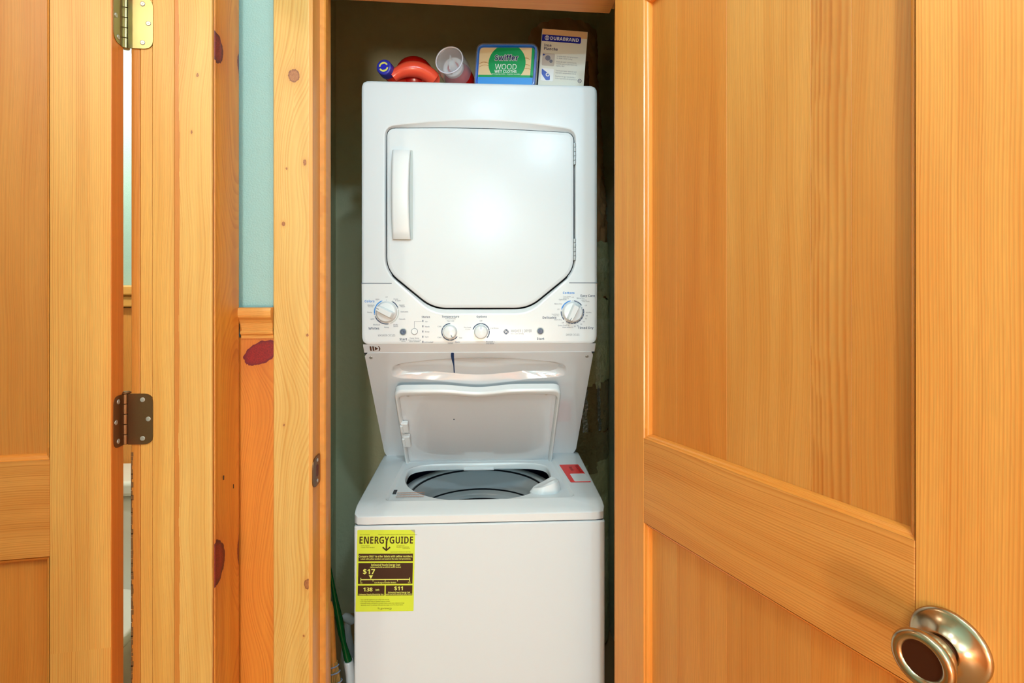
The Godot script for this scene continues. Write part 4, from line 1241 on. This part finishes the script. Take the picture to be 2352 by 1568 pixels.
func energy_label(t: Node3D) -> void:
	# label space: 950 wide by 1325 high, mapped to 0.1365 by 0.193 m
	var k := 0.1365 / 950.0
	var xf := Transform3D(Basis(Vector3(0, 0, 1), deg_to_rad(-1.3)), Vector3(-0.2265, 0.7136, 0.0002))
	var at := func(u: float, v: float) -> Vector2: return Vector2((u - 475.0) * k, (662.0 - v) * k * 1.015)
	var box := func(u0: float, v0: float, u1: float, v1: float) -> PackedVector2Array:
		var a: Vector2 = at.call(u0, v1)
		var c: Vector2 = at.call(u1, v0)
		return rect2(a.x, a.y, c.x, c.y, 0.0)
	var b := Builder.new()
	b.plate(round_poly([at.call(0, 1325), at.call(0, 0), at.call(870, 0), at.call(945, 50), at.call(948, 1325)], [0.002, 0.002, 0.001, 0.003, 0.002], true, 3), 0.0, 0.0003, xf)
	var lab := put("energy_label", b, mat(Color(0.80, 0.86, 0.22), 0.4), t)
	b = Builder.new()
	b.plate(PackedVector2Array([at.call(872, 0), at.call(935, -3), at.call(946, 20), at.call(944, 48)]), 0.0, 0.0006, xf)
	put("curled_corner", b, mat(Color(0.66, 0.66, 0.52), 0.5), lab)
	var br := Builder.new(); var ye := Builder.new()
	for q in [[30, 385, 920, 508], [30, 535, 920, 875], [30, 902, 466, 1065], [486, 902, 922, 1065]]: br.plate(box.call(q[0], q[1], q[2], q[3]), 0.0003, 0.0005, xf)
	br.text("ENERGYGUIDE", at.call(475, 166), 0.0232, 0.0005, font_bold, 0, 0.80, 0.0, xf)
	br.plate(box.call(468, 180, 492, 318), 0.0003, 0.0005, xf)
	br.plate(PackedVector2Array([at.call(424, 268), at.call(480, 318), at.call(536, 268), at.call(548, 290), at.call(480, 345), at.call(412, 290)]), 0.0003, 0.0005, xf)
	for q in [["U.S. Government", 45, 74, 20], ["Federal law prohibits removal of this label before consumer purchase", 340, 74, 13.5], ["Clothes Washer", 62, 256, 21], ["Capacity Class: Standard", 62, 283, 21], ["GE Appliances", 645, 256, 21], ["Model(s): GUD24ESSM", 645, 279, 20], ["GUD24GSSM", 745, 300, 20], ["Capacity (tub volume): 2.3 cubic feet", 545, 358, 20], ["• Your cost will depend on your utility rates and use.", 70, 1132, 20], ["• Cost range based only on standard capacity models.", 70, 1162, 20], ["• Estimated energy cost based on six wash loads a week and a national average", 70, 1190, 20], ["electricity cost of 12 cents per kWh and natural gas cost of $1.09 per therm.", 85, 1220, 20]]:
		br.text(q[0], at.call(q[1], q[2]), q[3] * k, 0.0005, font_plain, 1, 0.92, 0.0, xf)
	br.text("ftc.gov/energy", at.call(475, 1275), 38 * k, 0.0005, font_plain, 0, 0.95, 0.0, xf)
	for q in [["Compare ONLY to other labels with yellow numbers.", 475, 428, 46, 0.76], ["Labels with yellow numbers are based on the same test procedures.", 475, 470, 34, 0.74], ["Estimated Yearly Energy Cost", 475, 567, 47, 0.72], ["(when used with an electric water heater)", 475, 603, 32, 0.78], ["Cost Range of Similar Models", 475, 853, 32, 0.8], ["$ 8", 85, 855, 32, 0.7], ["$ 51", 868, 855, 32, 0.7], ["Estimated Yearly Electricity Use", 248, 1046, 34, 0.78], ["Estimated Yearly Energy Cost", 705, 1016, 36, 0.72], ["(when used with natural gas water heater)", 705, 1045, 27, 0.8], ["kWh", 350, 972, 42, 0.7]]:
		ye.text(q[0], at.call(q[1], q[2]), q[3] * k, 0.0007, font_bold, 0, q[4], 0.0, xf)
	ye.text("$17", at.call(205, 676), 112 * k, 0.0007, font_bold, 0, 1.1, 0.0, xf)
	ye.text("138", at.call(195, 965), 88 * k, 0.0007, font_bold, 0, 1.1, 0.0, xf)
	ye.text("$11", at.call(700, 952), 88 * k, 0.0007, font_bold, 0, 1.1, 0.0, xf)
	ye.plate(PackedVector2Array([at.call(205, 735), at.call(272, 735), at.call(238, 795)]), 0.0005, 0.0007, xf)
	for q in [[72, 797, 878, 812], [70, 775, 80, 838], [868, 775, 880, 838], [270, 812, 278, 835], [470, 812, 478, 835], [670, 812, 678, 835]]: ye.plate(box.call(q[0], q[1], q[2], q[3]), 0.0005, 0.0007, xf)
	put("brown_print", br, mat(Color(0.21, 0.10, 0.02), 0.4), lab)
	put("yellow_print", ye, mat(Color(0.86, 0.89, 0.42), 0.4), lab)

# a thing standing on the dryer: position in the appliance's frame, turned about the vertical, leaning by roll
func on_dryer(called: String, at: Vector3, turn: float, roll: float) -> Node3D:
	var w := Transform3D(Basis(Vector3.UP, deg_to_rad(-2.0)), P(0.0308, 0, 1.2036))
	var b := Basis(Vector3.UP, deg_to_rad(turn)) * Basis(Vector3(0, 0, 1), deg_to_rad(roll))
	return thing(called, w * Transform3D(b, at))

func on_the_dryer() -> void:
	var top := 1.9116
	# carton of a clothes iron; origin at its lower right front edge, on which it leans
	var t := on_dryer("iron_box", Vector3(0.2735, top + 0.0005, -0.135), -3.0, -4.5)
	tag(t, "printed carton of a clothes iron leaning at the right on the dryer", "box")
	var W := 0.1235
	var H := 0.168
	var b := Builder.new()
	b.rbox(Vector3(-W, 0, -0.26), Vector3(0, H, 0), 0.0012, 1)
	put("carton", b, mat(Color(0.86, 0.85, 0.80), 0.5), t)
	b = Builder.new()
	b.rbox(Vector3(-W - 0.0004, 0.001, -0.259), Vector3(-W + 0.001, H - 0.001, -0.001), 0.0003)
	put("side_panel", b, mat(Color(0.60, 0.68, 0.76), 0.5), t)
	b = Builder.new()
	b.plate(rect2(-W + 0.001, H - 0.020, -0.001, H - 0.001), 0.0, 0.0003)
	put("top_band", b, mat(Color(0.86, 0.68, 0.48), 0.5), t)
	var band := Builder.new()
	band.plate(round_poly([Vector2(-W + 0.0012, H - 0.034), Vector2(-W + 0.0012, H - 0.0165), Vector2(-0.017, H - 0.0165), Vector2(-0.017, H - 0.034)], [0.0, 0.0, 0.004, 0.004]), 0.0003, 0.0006)
	put("brand_band", band, mat(Color(0.07, 0.10, 0.58), 0.4), t)
	var wht := Builder.new(); var navy := Builder.new(); var gry := Builder.new()
	wht.text("DURABRAND", Vector2(-0.0618, H - 0.0252), 0.0128, 0.0008, font_bold, 0, 1.0)
	wht.plate(arc2(Vector2(-W + 0.0145, H - 0.0250), 0.0050, 0.0062, 0, 359.9, 24), 0.0006, 0.0008)
	wht.text("D", Vector2(-W + 0.0145, H - 0.0250), 0.0095, 0.0008, font_bold)
	navy.text("Iron", Vector2(-W + 0.008, H - 0.045), 0.0100, 0.0005, font_bold, 1)
	navy.text("Plancha", Vector2(-W + 0.008, H - 0.054), 0.0100, 0.0005, font_bold, 1)
	for q in [["Variable steam and spray button", 0.072], ["for faster, easier ironing", 0.0775], ["Botón de vapor y pulverización", 0.087], ["variable para un planchado más", 0.0925], ["rápido y fácil", 0.098], ["Translucent water reservoir and", 0.111], ["adjustable temperature control", 0.1165], ["Depósito de agua translúcido y", 0.126], ["control ajustable de temperatura", 0.1315]]:
		gry.text(q[0], Vector2(-0.079, H - q[1]), 0.0048, 0.0005, font_plain, 1, 0.82)
	put("white_print", wht, mat(Color(0.92, 0.92, 0.92), 0.4), t)
	navy.plate(arc2(Vector2(-0.012, 0.034), 0.0046, 0.0054, 0, 359.9, 24), 0.0002, 0.0004)
	navy.text("UL", Vector2(-0.012, 0.034), 0.0062, 0.0005, font_bold)
	put("navy_print", navy, mat(Color(0.13, 0.15, 0.36), 0.5), t)
	put("grey_print", gry, mat(Color(0.55, 0.55, 0.58), 0.5), t)
	for k in 2:
		var y := H - 0.066 - k * 0.041
		b = Builder.new()
		b.plate(rect2(-W + 0.006, y - 0.034, -W + 0.0395, y, 0.004), 0.0002, 0.0006)
		var pic := put("picture", b, mat(Color(0.74, 0.70, 0.66) if k == 0 else Color(0.90, 0.90, 0.90), 0.4), t)
		b = Builder.new()
		if k == 0:
			b.plate(disc2(Vector2(-W + 0.021, y - 0.013), 0.0072, 20), 0.0006, 0.0008)
			b.plate(disc2(Vector2(-W + 0.030, y - 0.021), 0.0045, 16), 0.0006, 0.0008)
		else:
			b.plate(round_poly([Vector2(-W + 0.007, y - 0.001), Vector2(-W + 0.0075, y - 0.016), Vector2(-W + 0.020, y - 0.032), Vector2(-W + 0.031, y - 0.031), Vector2(-W + 0.030, y - 0.015), Vector2(-W + 0.017, y - 0.008)], [0.003], true, 4), 0.0006, 0.0008)
		put("picture_shape", b, mat(Color(0.45, 0.44, 0.50) if k == 0 else Color(0.22, 0.33, 0.70), 0.4), pic)
		b = Builder.new()
		if k == 0: b.plate(PackedVector2Array([Vector2(-W + 0.007, y - 0.002), Vector2(-W + 0.014, y - 0.005), Vector2(-W + 0.007, y - 0.008)]), 0.0006, 0.0008)
		else: b.plate(arc2(Vector2(-W + 0.024, y - 0.0165), 0.0030, 0.0055, 0, 359.9, 20), 0.0008, 0.0010)
		put("picture_shape", b, mat(Color(0.14, 0.20, 0.55) if k == 0 else Color(0.86, 0.86, 0.88), 0.4), pic)
	# tub of wet cloths, standing on its long side with the printed face to the front
	t = on_dryer("wet_cloth_tub", Vector3(0.1385, top + 0.0045, -0.115), -10.5, -4.0)
	tag(t, "blue rimmed plastic tub of wood wet cloths with a green label", "tub")
	W = 0.158
	var c := Vector2(-W * 0.5, 0.056)
	var oo := resample(rect2(-W, 0.0, 0.0, 0.112, 0.016, 8), 96)
	b = Builder.new()
	var rings := []
	for q in [[0.010, -0.085], [0.006, -0.06], [0.003, -0.012], [0.0, -0.006]]: rings.append(lift(inset(oo, q[0]), q[1]))
	b.loft(rings, true, [], true)
	b.cap(rings[0], true)
	put("tub_body", b, mat(Color(0.10, 0.40, 0.78), 0.3), t)
	b = Builder.new()
	rings = []
	for q in [[0.0, -0.008], [-0.002, -0.006], [-0.002, 0.004], [0.0, 0.0062], [0.0025, 0.0062], [0.0045, 0.003], [0.0050, -0.006]]: rings.append(lift(inset(oo, q[0]), q[1]))
	b.loft(rings, true, [], true)
	put("blue_rim", b, mat(Color(0.05, 0.40, 0.82), 0.25), t)
	var lab := inset(oo, 0.0048)
	b = Builder.new()
	b.plate(lab, -0.006, -0.001)
	var card := put("label_card", b, mat(Color(0.88, 0.78, 0.60), 0.5), t)
	for q in [[-0.139, 0.078, 0.02], [-0.136, 0.066, 0.024], [-0.028, 0.075, 0.018], [-0.024, 0.06, 0.022], [-0.03, 0.09, 0.02]]:
		b = Builder.new()
		b.plate(arc2(Vector2(q[0], q[1] - 0.03), q[2], q[2] + 0.0012, 50, 130, 10), -0.001, -0.0007)
		put("wood_print", b, mat(Color(0.76, 0.56, 0.34), 0.5), card)
	var green := Builder.new()
	for piece in Geometry2D.intersect_polygons(disc2(Vector2(c.x + 0.002, 0.066), 0.050, 48), inset(oo, 0.0052)):
		for p2 in Geometry2D.intersect_polygons(piece, rect2(-W, 0.030, 0.0, 0.2)): green.plate(p2, -0.001, -0.0005)
	for p2 in Geometry2D.intersect_polygons(rect2(-W, 0.028, 0.0, 0.034), inset(oo, 0.0052)): green.plate(p2, -0.001, -0.0004)
	for p2 in Geometry2D.intersect_polygons(rect2(-0.0125, 0.028, 0.0, 0.12), inset(oo, 0.0052)): green.plate(p2, -0.001, -0.0004)
	put("green_print", green, mat(Color(0.06, 0.60, 0.33), 0.4), card)
	var lowb := Builder.new()
	for p2 in Geometry2D.intersect_polygons(rect2(-W, 0.0, 0.0, 0.028), inset(oo, 0.0052)): lowb.plate(p2, -0.001, -0.0003)
	put("blue_band", lowb, mat(Color(0.24, 0.58, 0.88), 0.4), card)
	wht = Builder.new(); navy = Builder.new()
	for k in 8: wht.text("Swiffer", Vector2(c.x, 0.0795) + Vector2.from_angle(k * PI / 4) * 0.0011, 0.0200, -0.0003, font_bold, 0, 0.92)
	navy.text("Swiffer", Vector2(c.x, 0.0795), 0.0200, 0.0, font_bold, 0, 0.92)
	wht.text("WOOD", Vector2(c.x, 0.0555), 0.0190, 0.0, font_plain, 0, 1.02)
	wht.text("WET CLOTHS", Vector2(c.x, 0.0435), 0.0105, 0.0, font_bold, 0, 0.95)
	wht.text("wet mopping cloths - lingettes humides", Vector2(c.x, 0.0365), 0.0045, 0.0, font_plain)
	put("white_print", wht, mat(Color(0.93, 0.95, 0.94), 0.4), card)
	put("navy_print", navy, mat(Color(0.10, 0.10, 0.36), 0.4), card)
	b = Builder.new()
	var clear := mat(Color(0.95, 0.97, 1.0, 0.12), 0.08)
	clear.transparency = BaseMaterial3D.TRANSPARENCY_ALPHA
	rings = []
	for q in [[-0.0045, -0.012], [-0.0045, 0.003], [-0.0035, 0.0065], [-0.0005, 0.0085], [0.003, 0.0085]]: rings.append(lift(inset(oo, q[0]), q[1]))
	b.loft(rings, true, [], true)
	put("clear_cover", b, clear, t)
	# red jug lying down, its blue cap towards the front
	var redm := mat(Color(0.86, 0.10, 0.06), 0.22)
	redm.subsurf_scatter_enabled = true; redm.subsurf_scatter_strength = 0.1
	t = on_dryer("detergent_jug", Vector3(-0.150, top + 0.0004, -0.21), 0.0, 0.0)
	tag(t, "red handled detergent jug lying down with a purple-blue screw cap", "jug")
	b = Builder.new()
	rings = []
	for k in 13:
		var u := k / 12.0
		var s := pow(sin(PI * clampf(u, 0.03, 0.97)), 0.26)
		var ring := PackedVector3Array()
		for j in 40:
			var a := TAU * j / 40
			var y := 0.066 + sin(a) * 0.0655 * s * (0.86 + 0.14 * absf(sin(a)))
			ring.append(Vector3(lerpf(-0.090, 0.010, u), y, -0.02 + cos(a) * 0.062 * s))
		rings.append(ring)
	b.loft(rings)
	b.cap(rings[0], true); b.cap(rings[-1])
	put("jug_body", b, redm, t)
	b = Builder.new()
	var path := PackedVector3Array(); var rad := PackedFloat32Array()
	for k in 15:
		var u := k / 14.0
		path.append(Vector3(-0.085, 0.036, 0.070).bezier_interpolate(Vector3(-0.062, 0.056, 0.072), Vector3(-0.018, 0.072, 0.078), Vector3(0.021, 0.041, 0.050), u))
		rad.append(lerpf(0.0145, 0.0205, smoothstep(0.0, 0.6, u)) )
	b.tube(path, rad, 24)
	b.tube(PackedVector3Array([Vector3(0.019, 0.043, 0.050), Vector3(0.000, 0.050, 0.01)]), PackedFloat32Array([0.0195, 0.022]), 20)
	put("jug_handle", b, mat(Color(0.95, 0.33, 0.22), 0.22), t)
	b = Builder.new()
	var capx := Transform3D(Basis(Quaternion(Vector3(0, 0, 1), Vector3(-0.17, -0.02, 0.98).normalized())), Vector3(-0.1010, 0.0505, 0.0800))
	b.lathe([Vector2(0.017, -0.07), Vector2(0.0175, -0.03), Vector2(0.0165, -0.015), Vector2(0.0165, -0.008)], capx, 28)
	b.tube(PackedVector3Array([Vector3(-0.092, 0.040, 0.045), Vector3(-0.080, 0.036, 0.03), Vector3(-0.045, 0.045, -0.03)]), PackedFloat32Array([0.0165, 0.022, 0.035]), 20)
	put("jug_neck", b, mat(Color(0.95, 0.30, 0.20), 0.22), t)
	b = Builder.new()
	b.lathe([Vector2(0.0195, -0.012), Vector2(0.0208, -0.010), Vector2(0.0205, 0.006), Vector2(0.0200, 0.014), Vector2(0.0185, 0.0165), Vector2(0.015, 0.0172), Vector2(0, 0.0172)], capx, 48)
	var cap := put("screw_cap", b, mat(Color(0.20, 0.21, 0.66), 0.3), t)
	b = Builder.new()
	for a in [[30, 175], [205, 350]]: b.plate(arc2(Vector2.ZERO, 0.0085, 0.0125, a[0], a[1], 20), 0.0172, 0.0175, capx)
	put("yellow_print", b, mat(Color(0.90, 0.90, 0.42), 0.4), cap)
	b = Builder.new()
	b.plate(disc2(Vector2.ZERO, 0.0082, 28), 0.0171, 0.0174, capx)
	put("cap_centre", b, mat(Color(0.15, 0.16, 0.74), 0.35), cap)
	# second red bottle with a clear measuring cap over a white spout
	t = on_dryer("detergent_bottle", Vector3(-0.030, top + 0.0004, -0.24), 0.0, 0.0)
	tag(t, "red bottle lying beside the jug with a clear measuring cap over a white spout", "bottle")
	var ax := Transform3D(Basis(Quaternion(Vector3(0, 0, 1), Vector3(-0.24, 0.11, 0.96).normalized())), Vector3(-0.0550, 0.0755, 0.120)).scaled_local(Vector3(1.16, 1.16, 1.0))
	b = Builder.new()
	b.lathe([Vector2(0.0, -0.235), Vector2(0.028, -0.232), Vector2(0.033, -0.222), Vector2(0.034, -0.10), Vector2(0.033, -0.075), Vector2(0.027, -0.056), Vector2(0.024, -0.05), Vector2(0.024, -0.036)], ax, 48)
	put("bottle_body", b, redm, t)
	b = Builder.new()
	b.lathe([Vector2(0.0235, -0.05), Vector2(0.0245, -0.034), Vector2(0.022, -0.030), Vector2(0.015, -0.030), Vector2(0.0135, -0.034)], ax, 40, [], false)
	b.tube(PackedVector3Array([ax * Vector3(0.003, -0.004, -0.04), ax * Vector3(0.003, -0.004, -0.022), ax * Vector3(0.002, -0.001, -0.012)]), PackedFloat32Array([0.0115, 0.0105, 0.0095]), 24)
	b.rbox(Vector3(-0.0012, -0.019, -0.03), Vector3(0.0012, 0.016, -0.006), 0.0008, 1, 1, Vector2.ONE, Vector2.ZERO, ax)
	put("white_spout", b, mat(Color(0.90, 0.91, 0.92), 0.3), t)
	b = Builder.new()
	b.lathe([Vector2(0.0365, -0.062), Vector2(0.0355, -0.03), Vector2(0.0325, -0.002), Vector2(0.0315, 0.0), Vector2(0.0300, -0.0015), Vector2(0.0290, -0.006), Vector2(0.0, -0.006)], ax, 56, [], false)
	var cup := mat(Color(0.93, 0.93, 0.97, 0.28), 0.12)
	cup.transparency = BaseMaterial3D.TRANSPARENCY_ALPHA
	put("measuring_cap", b, cup, t)
	b = Builder.new()
	b.lathe([Vector2(0.0318, -0.003), Vector2(0.0330, -0.001), Vector2(0.0322, 0.001), Vector2(0.0300, 0.0005), Vector2(0.0302, -0.002)], ax, 56, [], false)
	put("cap_rim", b, mat(Color(0.86, 0.86, 0.92), 0.2), t)

func behind_and_beside() -> void:
	# --- insulated duct in the back right corner
	var t := thing("vent_duct", Transform3D(Basis(), P(0.41, 0, 2.03)))
	tag(t, "taped insulated duct rising in the corner behind the dryer", "duct")
	var nz := noise_of(1.0, 77, 3)
	var b := Builder.new()
	var path := PackedVector3Array(); var rad := PackedFloat32Array()
	var centre := func(y: float) -> Vector3:
		var x := lerpf(0.010, -0.030, smoothstep(1.6, 2.4, y))
		return Vector3(x, y, 0.03)
	for k in 150:
		var y := lerpf(0.02, 2.42, k / 149.0)
		path.append(centre.call(y)); rad.append(0.142)
	var crinkle := func(i: int, a: float) -> float:
		var y := lerpf(0.02, 2.42, i / 149.0)
		var q := nz.get_noise_2d(y * 9.0 + sin(a) * 2.0, cos(a) * 2.0 + y * 3.0)
		return -absf(q) * 0.022 + nz.get_noise_2d(y * 26.0, a * 4.0 * sin(a * 0.5)) * 0.004
	b.tube(path, rad, 64, crinkle)
	var jacket := mat(Color(0.84, 0.66, 0.46), 0.3)
	put("duct_jacket", b, jacket, t)
	# taped sleeve round the lower run: each wrap its own shell
	var tapem := [mat(Color(0.82, 0.82, 0.64), 0.5), mat(Color(0.78, 0.76, 0.58), 0.45), mat(Color(0.85, 0.85, 0.70), 0.5), mat(Color(0.60, 0.53, 0.38), 0.42)]
	for m in tapem:
		m.normal_enabled = true
		m.normal_texture = noise_tex(0.02, 33, 256, true, 8.0)
		m.normal_scale = 0.8
		m.uv1_triplanar = true; m.uv1_scale = Vector3(6, 6, 6)
	var foil := mat(Color(0.72, 0.72, 0.74), 0.28, 0.85)
	foil.normal_enabled = true
	foil.normal_texture = noise_tex(0.03, 35, 256, true, 10.0)
	foil.normal_scale = 1.0
	foil.uv1_triplanar = true; foil.uv1_scale = Vector3(8, 8, 8)
	var bands := [[1.585, 1.50, 0], [1.52, 1.455, 2], [1.462, 1.36, 1], [1.37, 1.275, 0], [1.285, 1.185, 2], [1.19, 1.035, 0], [1.04, 0.845, 3], [0.85, 0.73, 3], [0.74, 0.60, 1], [0.61, 0.42, 0], [0.43, 0.22, 2], [0.23, 0.02, 1]]
	for k in bands.size():
		b = Builder.new()
		var rings := []
		for i in 8:
			var u := i / 7.0
			var y := lerpf(bands[k][1], bands[k][0], u)
			var ring := PackedVector3Array()
			for j in 56:
				var a := TAU * j / 56
				var yy := y + nz.get_noise_2d(k * 9.0 + cos(a), sin(a)) * 0.016 * (1.0 if i == 0 or i == 7 else 0.6)
				var r := 0.1445 + (k % 3) * 0.0012 + nz.get_noise_3d(cos(a) * 3.0, yy * 14.0, sin(a) * 3.0) * 0.0035 - (0.003 if i == 0 or i == 7 else 0.0)
				ring.append(centre.call(y) + Vector3(cos(a) * r, yy - y, -sin(a) * r))
			rings.append(ring)
		b.loft(rings, true, [], true)
		put("tape_wrap", b, tapem[bands[k][2]], t)
	var strips := [[-112, -96, 0.78, 1.06, foil], [-88, -80, 0.86, 1.02, foil], [-62, -56, 0.86, 1.03, foil], [-79, -64, 0.70, 0.80, tapem[3]], [-108, -66, 0.735, 0.86, tapem[3]], [-86, -70, 1.03, 1.18, tapem[0]], [-66, -56, 1.02, 1.17, tapem[2]]]
	for q in strips:
		b = Builder.new()
		var rings := []
		for i in 14:
			var y := lerpf(q[2], q[3], i / 13.0)
			var ring := PackedVector3Array()
			for j in 8:
				var a := deg_to_rad(lerpf(q[0], q[1], j / 7.0) + nz.get_noise_2d(y * 20.0, q[0]) * 2.5)
				var r := 0.1505 + nz.get_noise_3d(a * 9.0, y * 30.0, q[0]) * 0.003
				ring.append(centre.call(y) + Vector3(cos(a) * r, 0, -sin(a) * r))
			rings.append(ring)
		b.loft(rings, false, [], true)
		put("tape_strip", b, q[4], t)
	# crumpled shiny tape round the top
	b = Builder.new()
	var rr := []
	for i in 14:
		var y := lerpf(2.20, 2.30, i / 13.0)
		var ring := PackedVector3Array()
		for j in 48:
			var a := deg_to_rad(lerpf(-175, -60, j / 47.0))
			var slant := 0.05 * sin(a * 1.3 + 0.6)
			var r := 0.147 + nz.get_noise_3d(a * 14.0, y * 60.0, 3.0) * 0.006
			ring.append(centre.call(y) + Vector3(cos(a) * r, slant, -sin(a) * r))
		rr.append(ring)
	b.loft(rr, false, [], true)
	var shiny := mat(Color(0.66, 0.46, 0.33), 0.12, 0.5)
	shiny.clearcoat_enabled = true; shiny.clearcoat = 1.0; shiny.clearcoat_roughness = 0.05
	put("shiny_tape", b, shiny, t)
	# --- cleaning tools in the gap left of the washer
	t = thing("green_handled_brush", Transform3D(Basis(), P(-0.322, 0, 1.32)))
	tag(t, "dark green tapered tool handle in a white socket left of the washer", "brush")
	b = Builder.new()
	var p := PackedVector3Array(); var rd := PackedFloat32Array()
	for q in [[0.016, 0.425, 0.0095], [0.010, 0.445, 0.0085], [0.003, 0.475, 0.0062], [-0.003, 0.505, 0.0088], [-0.008, 0.535, 0.0095], [-0.014, 0.565, 0.0080], [-0.021, 0.605, 0.0058], [-0.029, 0.655, 0.0040], [-0.033, 0.68, 0.0025]]:
		p.append(Vector3(q[0], q[1], 0.0)); rd.append(q[2])
	b.tube(p, rd, 20)
	put("handle", b, mat(Color(0.02, 0.30, 0.12), 0.25), t)
	b = Builder.new()
	p = PackedVector3Array([Vector3(0.040, 0.0, 0.0), Vector3(0.030, 0.20, 0.0), Vector3(0.020, 0.40, 0.0), Vector3(0.0155, 0.426, 0.0), Vector3(0.0153, 0.430, 0.0)])
	b.tube(p, PackedFloat32Array([0.014, 0.014, 0.0128, 0.0128, 0.0115]), 20)
	put("socket", b, mat(Color(0.85, 0.86, 0.87), 0.3), t)
	t = thing("plastic_wand", Transform3D(Basis(), P(-0.352, 0, 1.46)))
	tag(t, "white plastic wand with a rounded hook end left of the washer", "wand")
	b = Builder.new()
	p = PackedVector3Array(); rd = PackedFloat32Array()
	for q in [[0.026, 0.0, 0.012], [0.020, 0.20, 0.014], [0.016, 0.27, 0.020], [0.014, 0.315, 0.0245], [0.013, 0.345, 0.0225], [0.010, 0.375, 0.0165], [0.009, 0.41, 0.0115], [0.010, 0.435, 0.0085], [0.010, 0.445, 0.0075]]:
		p.append(Vector3(q[0], q[1], 0.0)); rd.append(q[2])
	b.tube(p, rd, 20)
	put("wand", b, mat(Color(0.86, 0.88, 0.89), 0.25), t)
	b = Builder.new()
	p = PackedVector3Array([Vector3(-0.003, 0.462, 0.0), Vector3(0.0, 0.459, 0.0), Vector3(0.010, 0.452, 0.0), Vector3(0.024, 0.441, 0.0), Vector3(0.028, 0.437, 0.0)])
	b.tube(p, PackedFloat32Array([0.004, 0.009, 0.0125, 0.0105, 0.004]), 20)
	put("hook_end", b, mat(Color(0.86, 0.88, 0.89), 0.25), t)
	t = thing("straw_hand_broom", Transform3D(Basis(), P(-0.327, 0, 1.255)))
	tag(t, "straw broom with wrapped bands and a wooden handle beside the jamb", "broom")
	b = Builder.new()
	b.tube(PackedVector3Array([Vector3(0.000, 0.455, 0.0), Vector3(-0.004, 0.53, 0.0), Vector3(-0.007, 0.60, 0.0), Vector3(-0.008, 0.62, 0.0)]), PackedFloat32Array([0.008, 0.008, 0.0075, 0.004]), 16)
	put("handle", b, M.pale_orange, t)
	b = Builder.new()
	var rng := RandomNumberGenerator.new(); rng.seed = 9
	for k in 150:
		var a := rng.randf() * TAU
		var u := sqrt(rng.randf())
		var x := cos(a) * u
		var zz := sin(a) * u
		b.tube(PackedVector3Array([Vector3(x * 0.008, 0.475, zz * 0.008), Vector3(x * 0.0135, 0.44, zz * 0.010), Vector3(x * 0.022 + 0.006, 0.36, zz * 0.014), Vector3(x * 0.034 + 0.012, 0.20 + rng.randf() * 0.02, zz * 0.02)]), PackedFloat32Array([0.0012, 0.0014, 0.0014, 0.0010]), 5)
	tag(put("bristles", b, mat(Color(0.70, 0.55, 0.30), 0.7), t), "", "", "", "stuff")
	for q in [[0.463, 0.0115], [0.448, 0.0135], [0.425, 0.0165]]:
		b = Builder.new()
		var ring := PackedVector3Array(); var rw := PackedFloat32Array()
		for j in 33:
			var a := TAU * j / 32
			ring.append(Vector3(cos(a) * q[1] + (0.46 - q[0]) * 0.08, q[0] + sin(a) * 0.002 + cos(a) * 0.003, sin(a) * q[1] * 0.75)); rw.append(0.0016)
		b.tube(ring, rw, 8)
		put("stitched_band", b, mat(Color(0.55, 0.62, 0.75), 0.6), t)
	b = Builder.new()
	b.tube(PackedVector3Array([Vector3(0.0, 0.02, 0.0), Vector3(0.004, 0.21, 0.0)]), PackedFloat32Array([0.004, 0.006]), 12)
	put("core", b, mat(Color(0.55, 0.42, 0.22), 0.7), t)
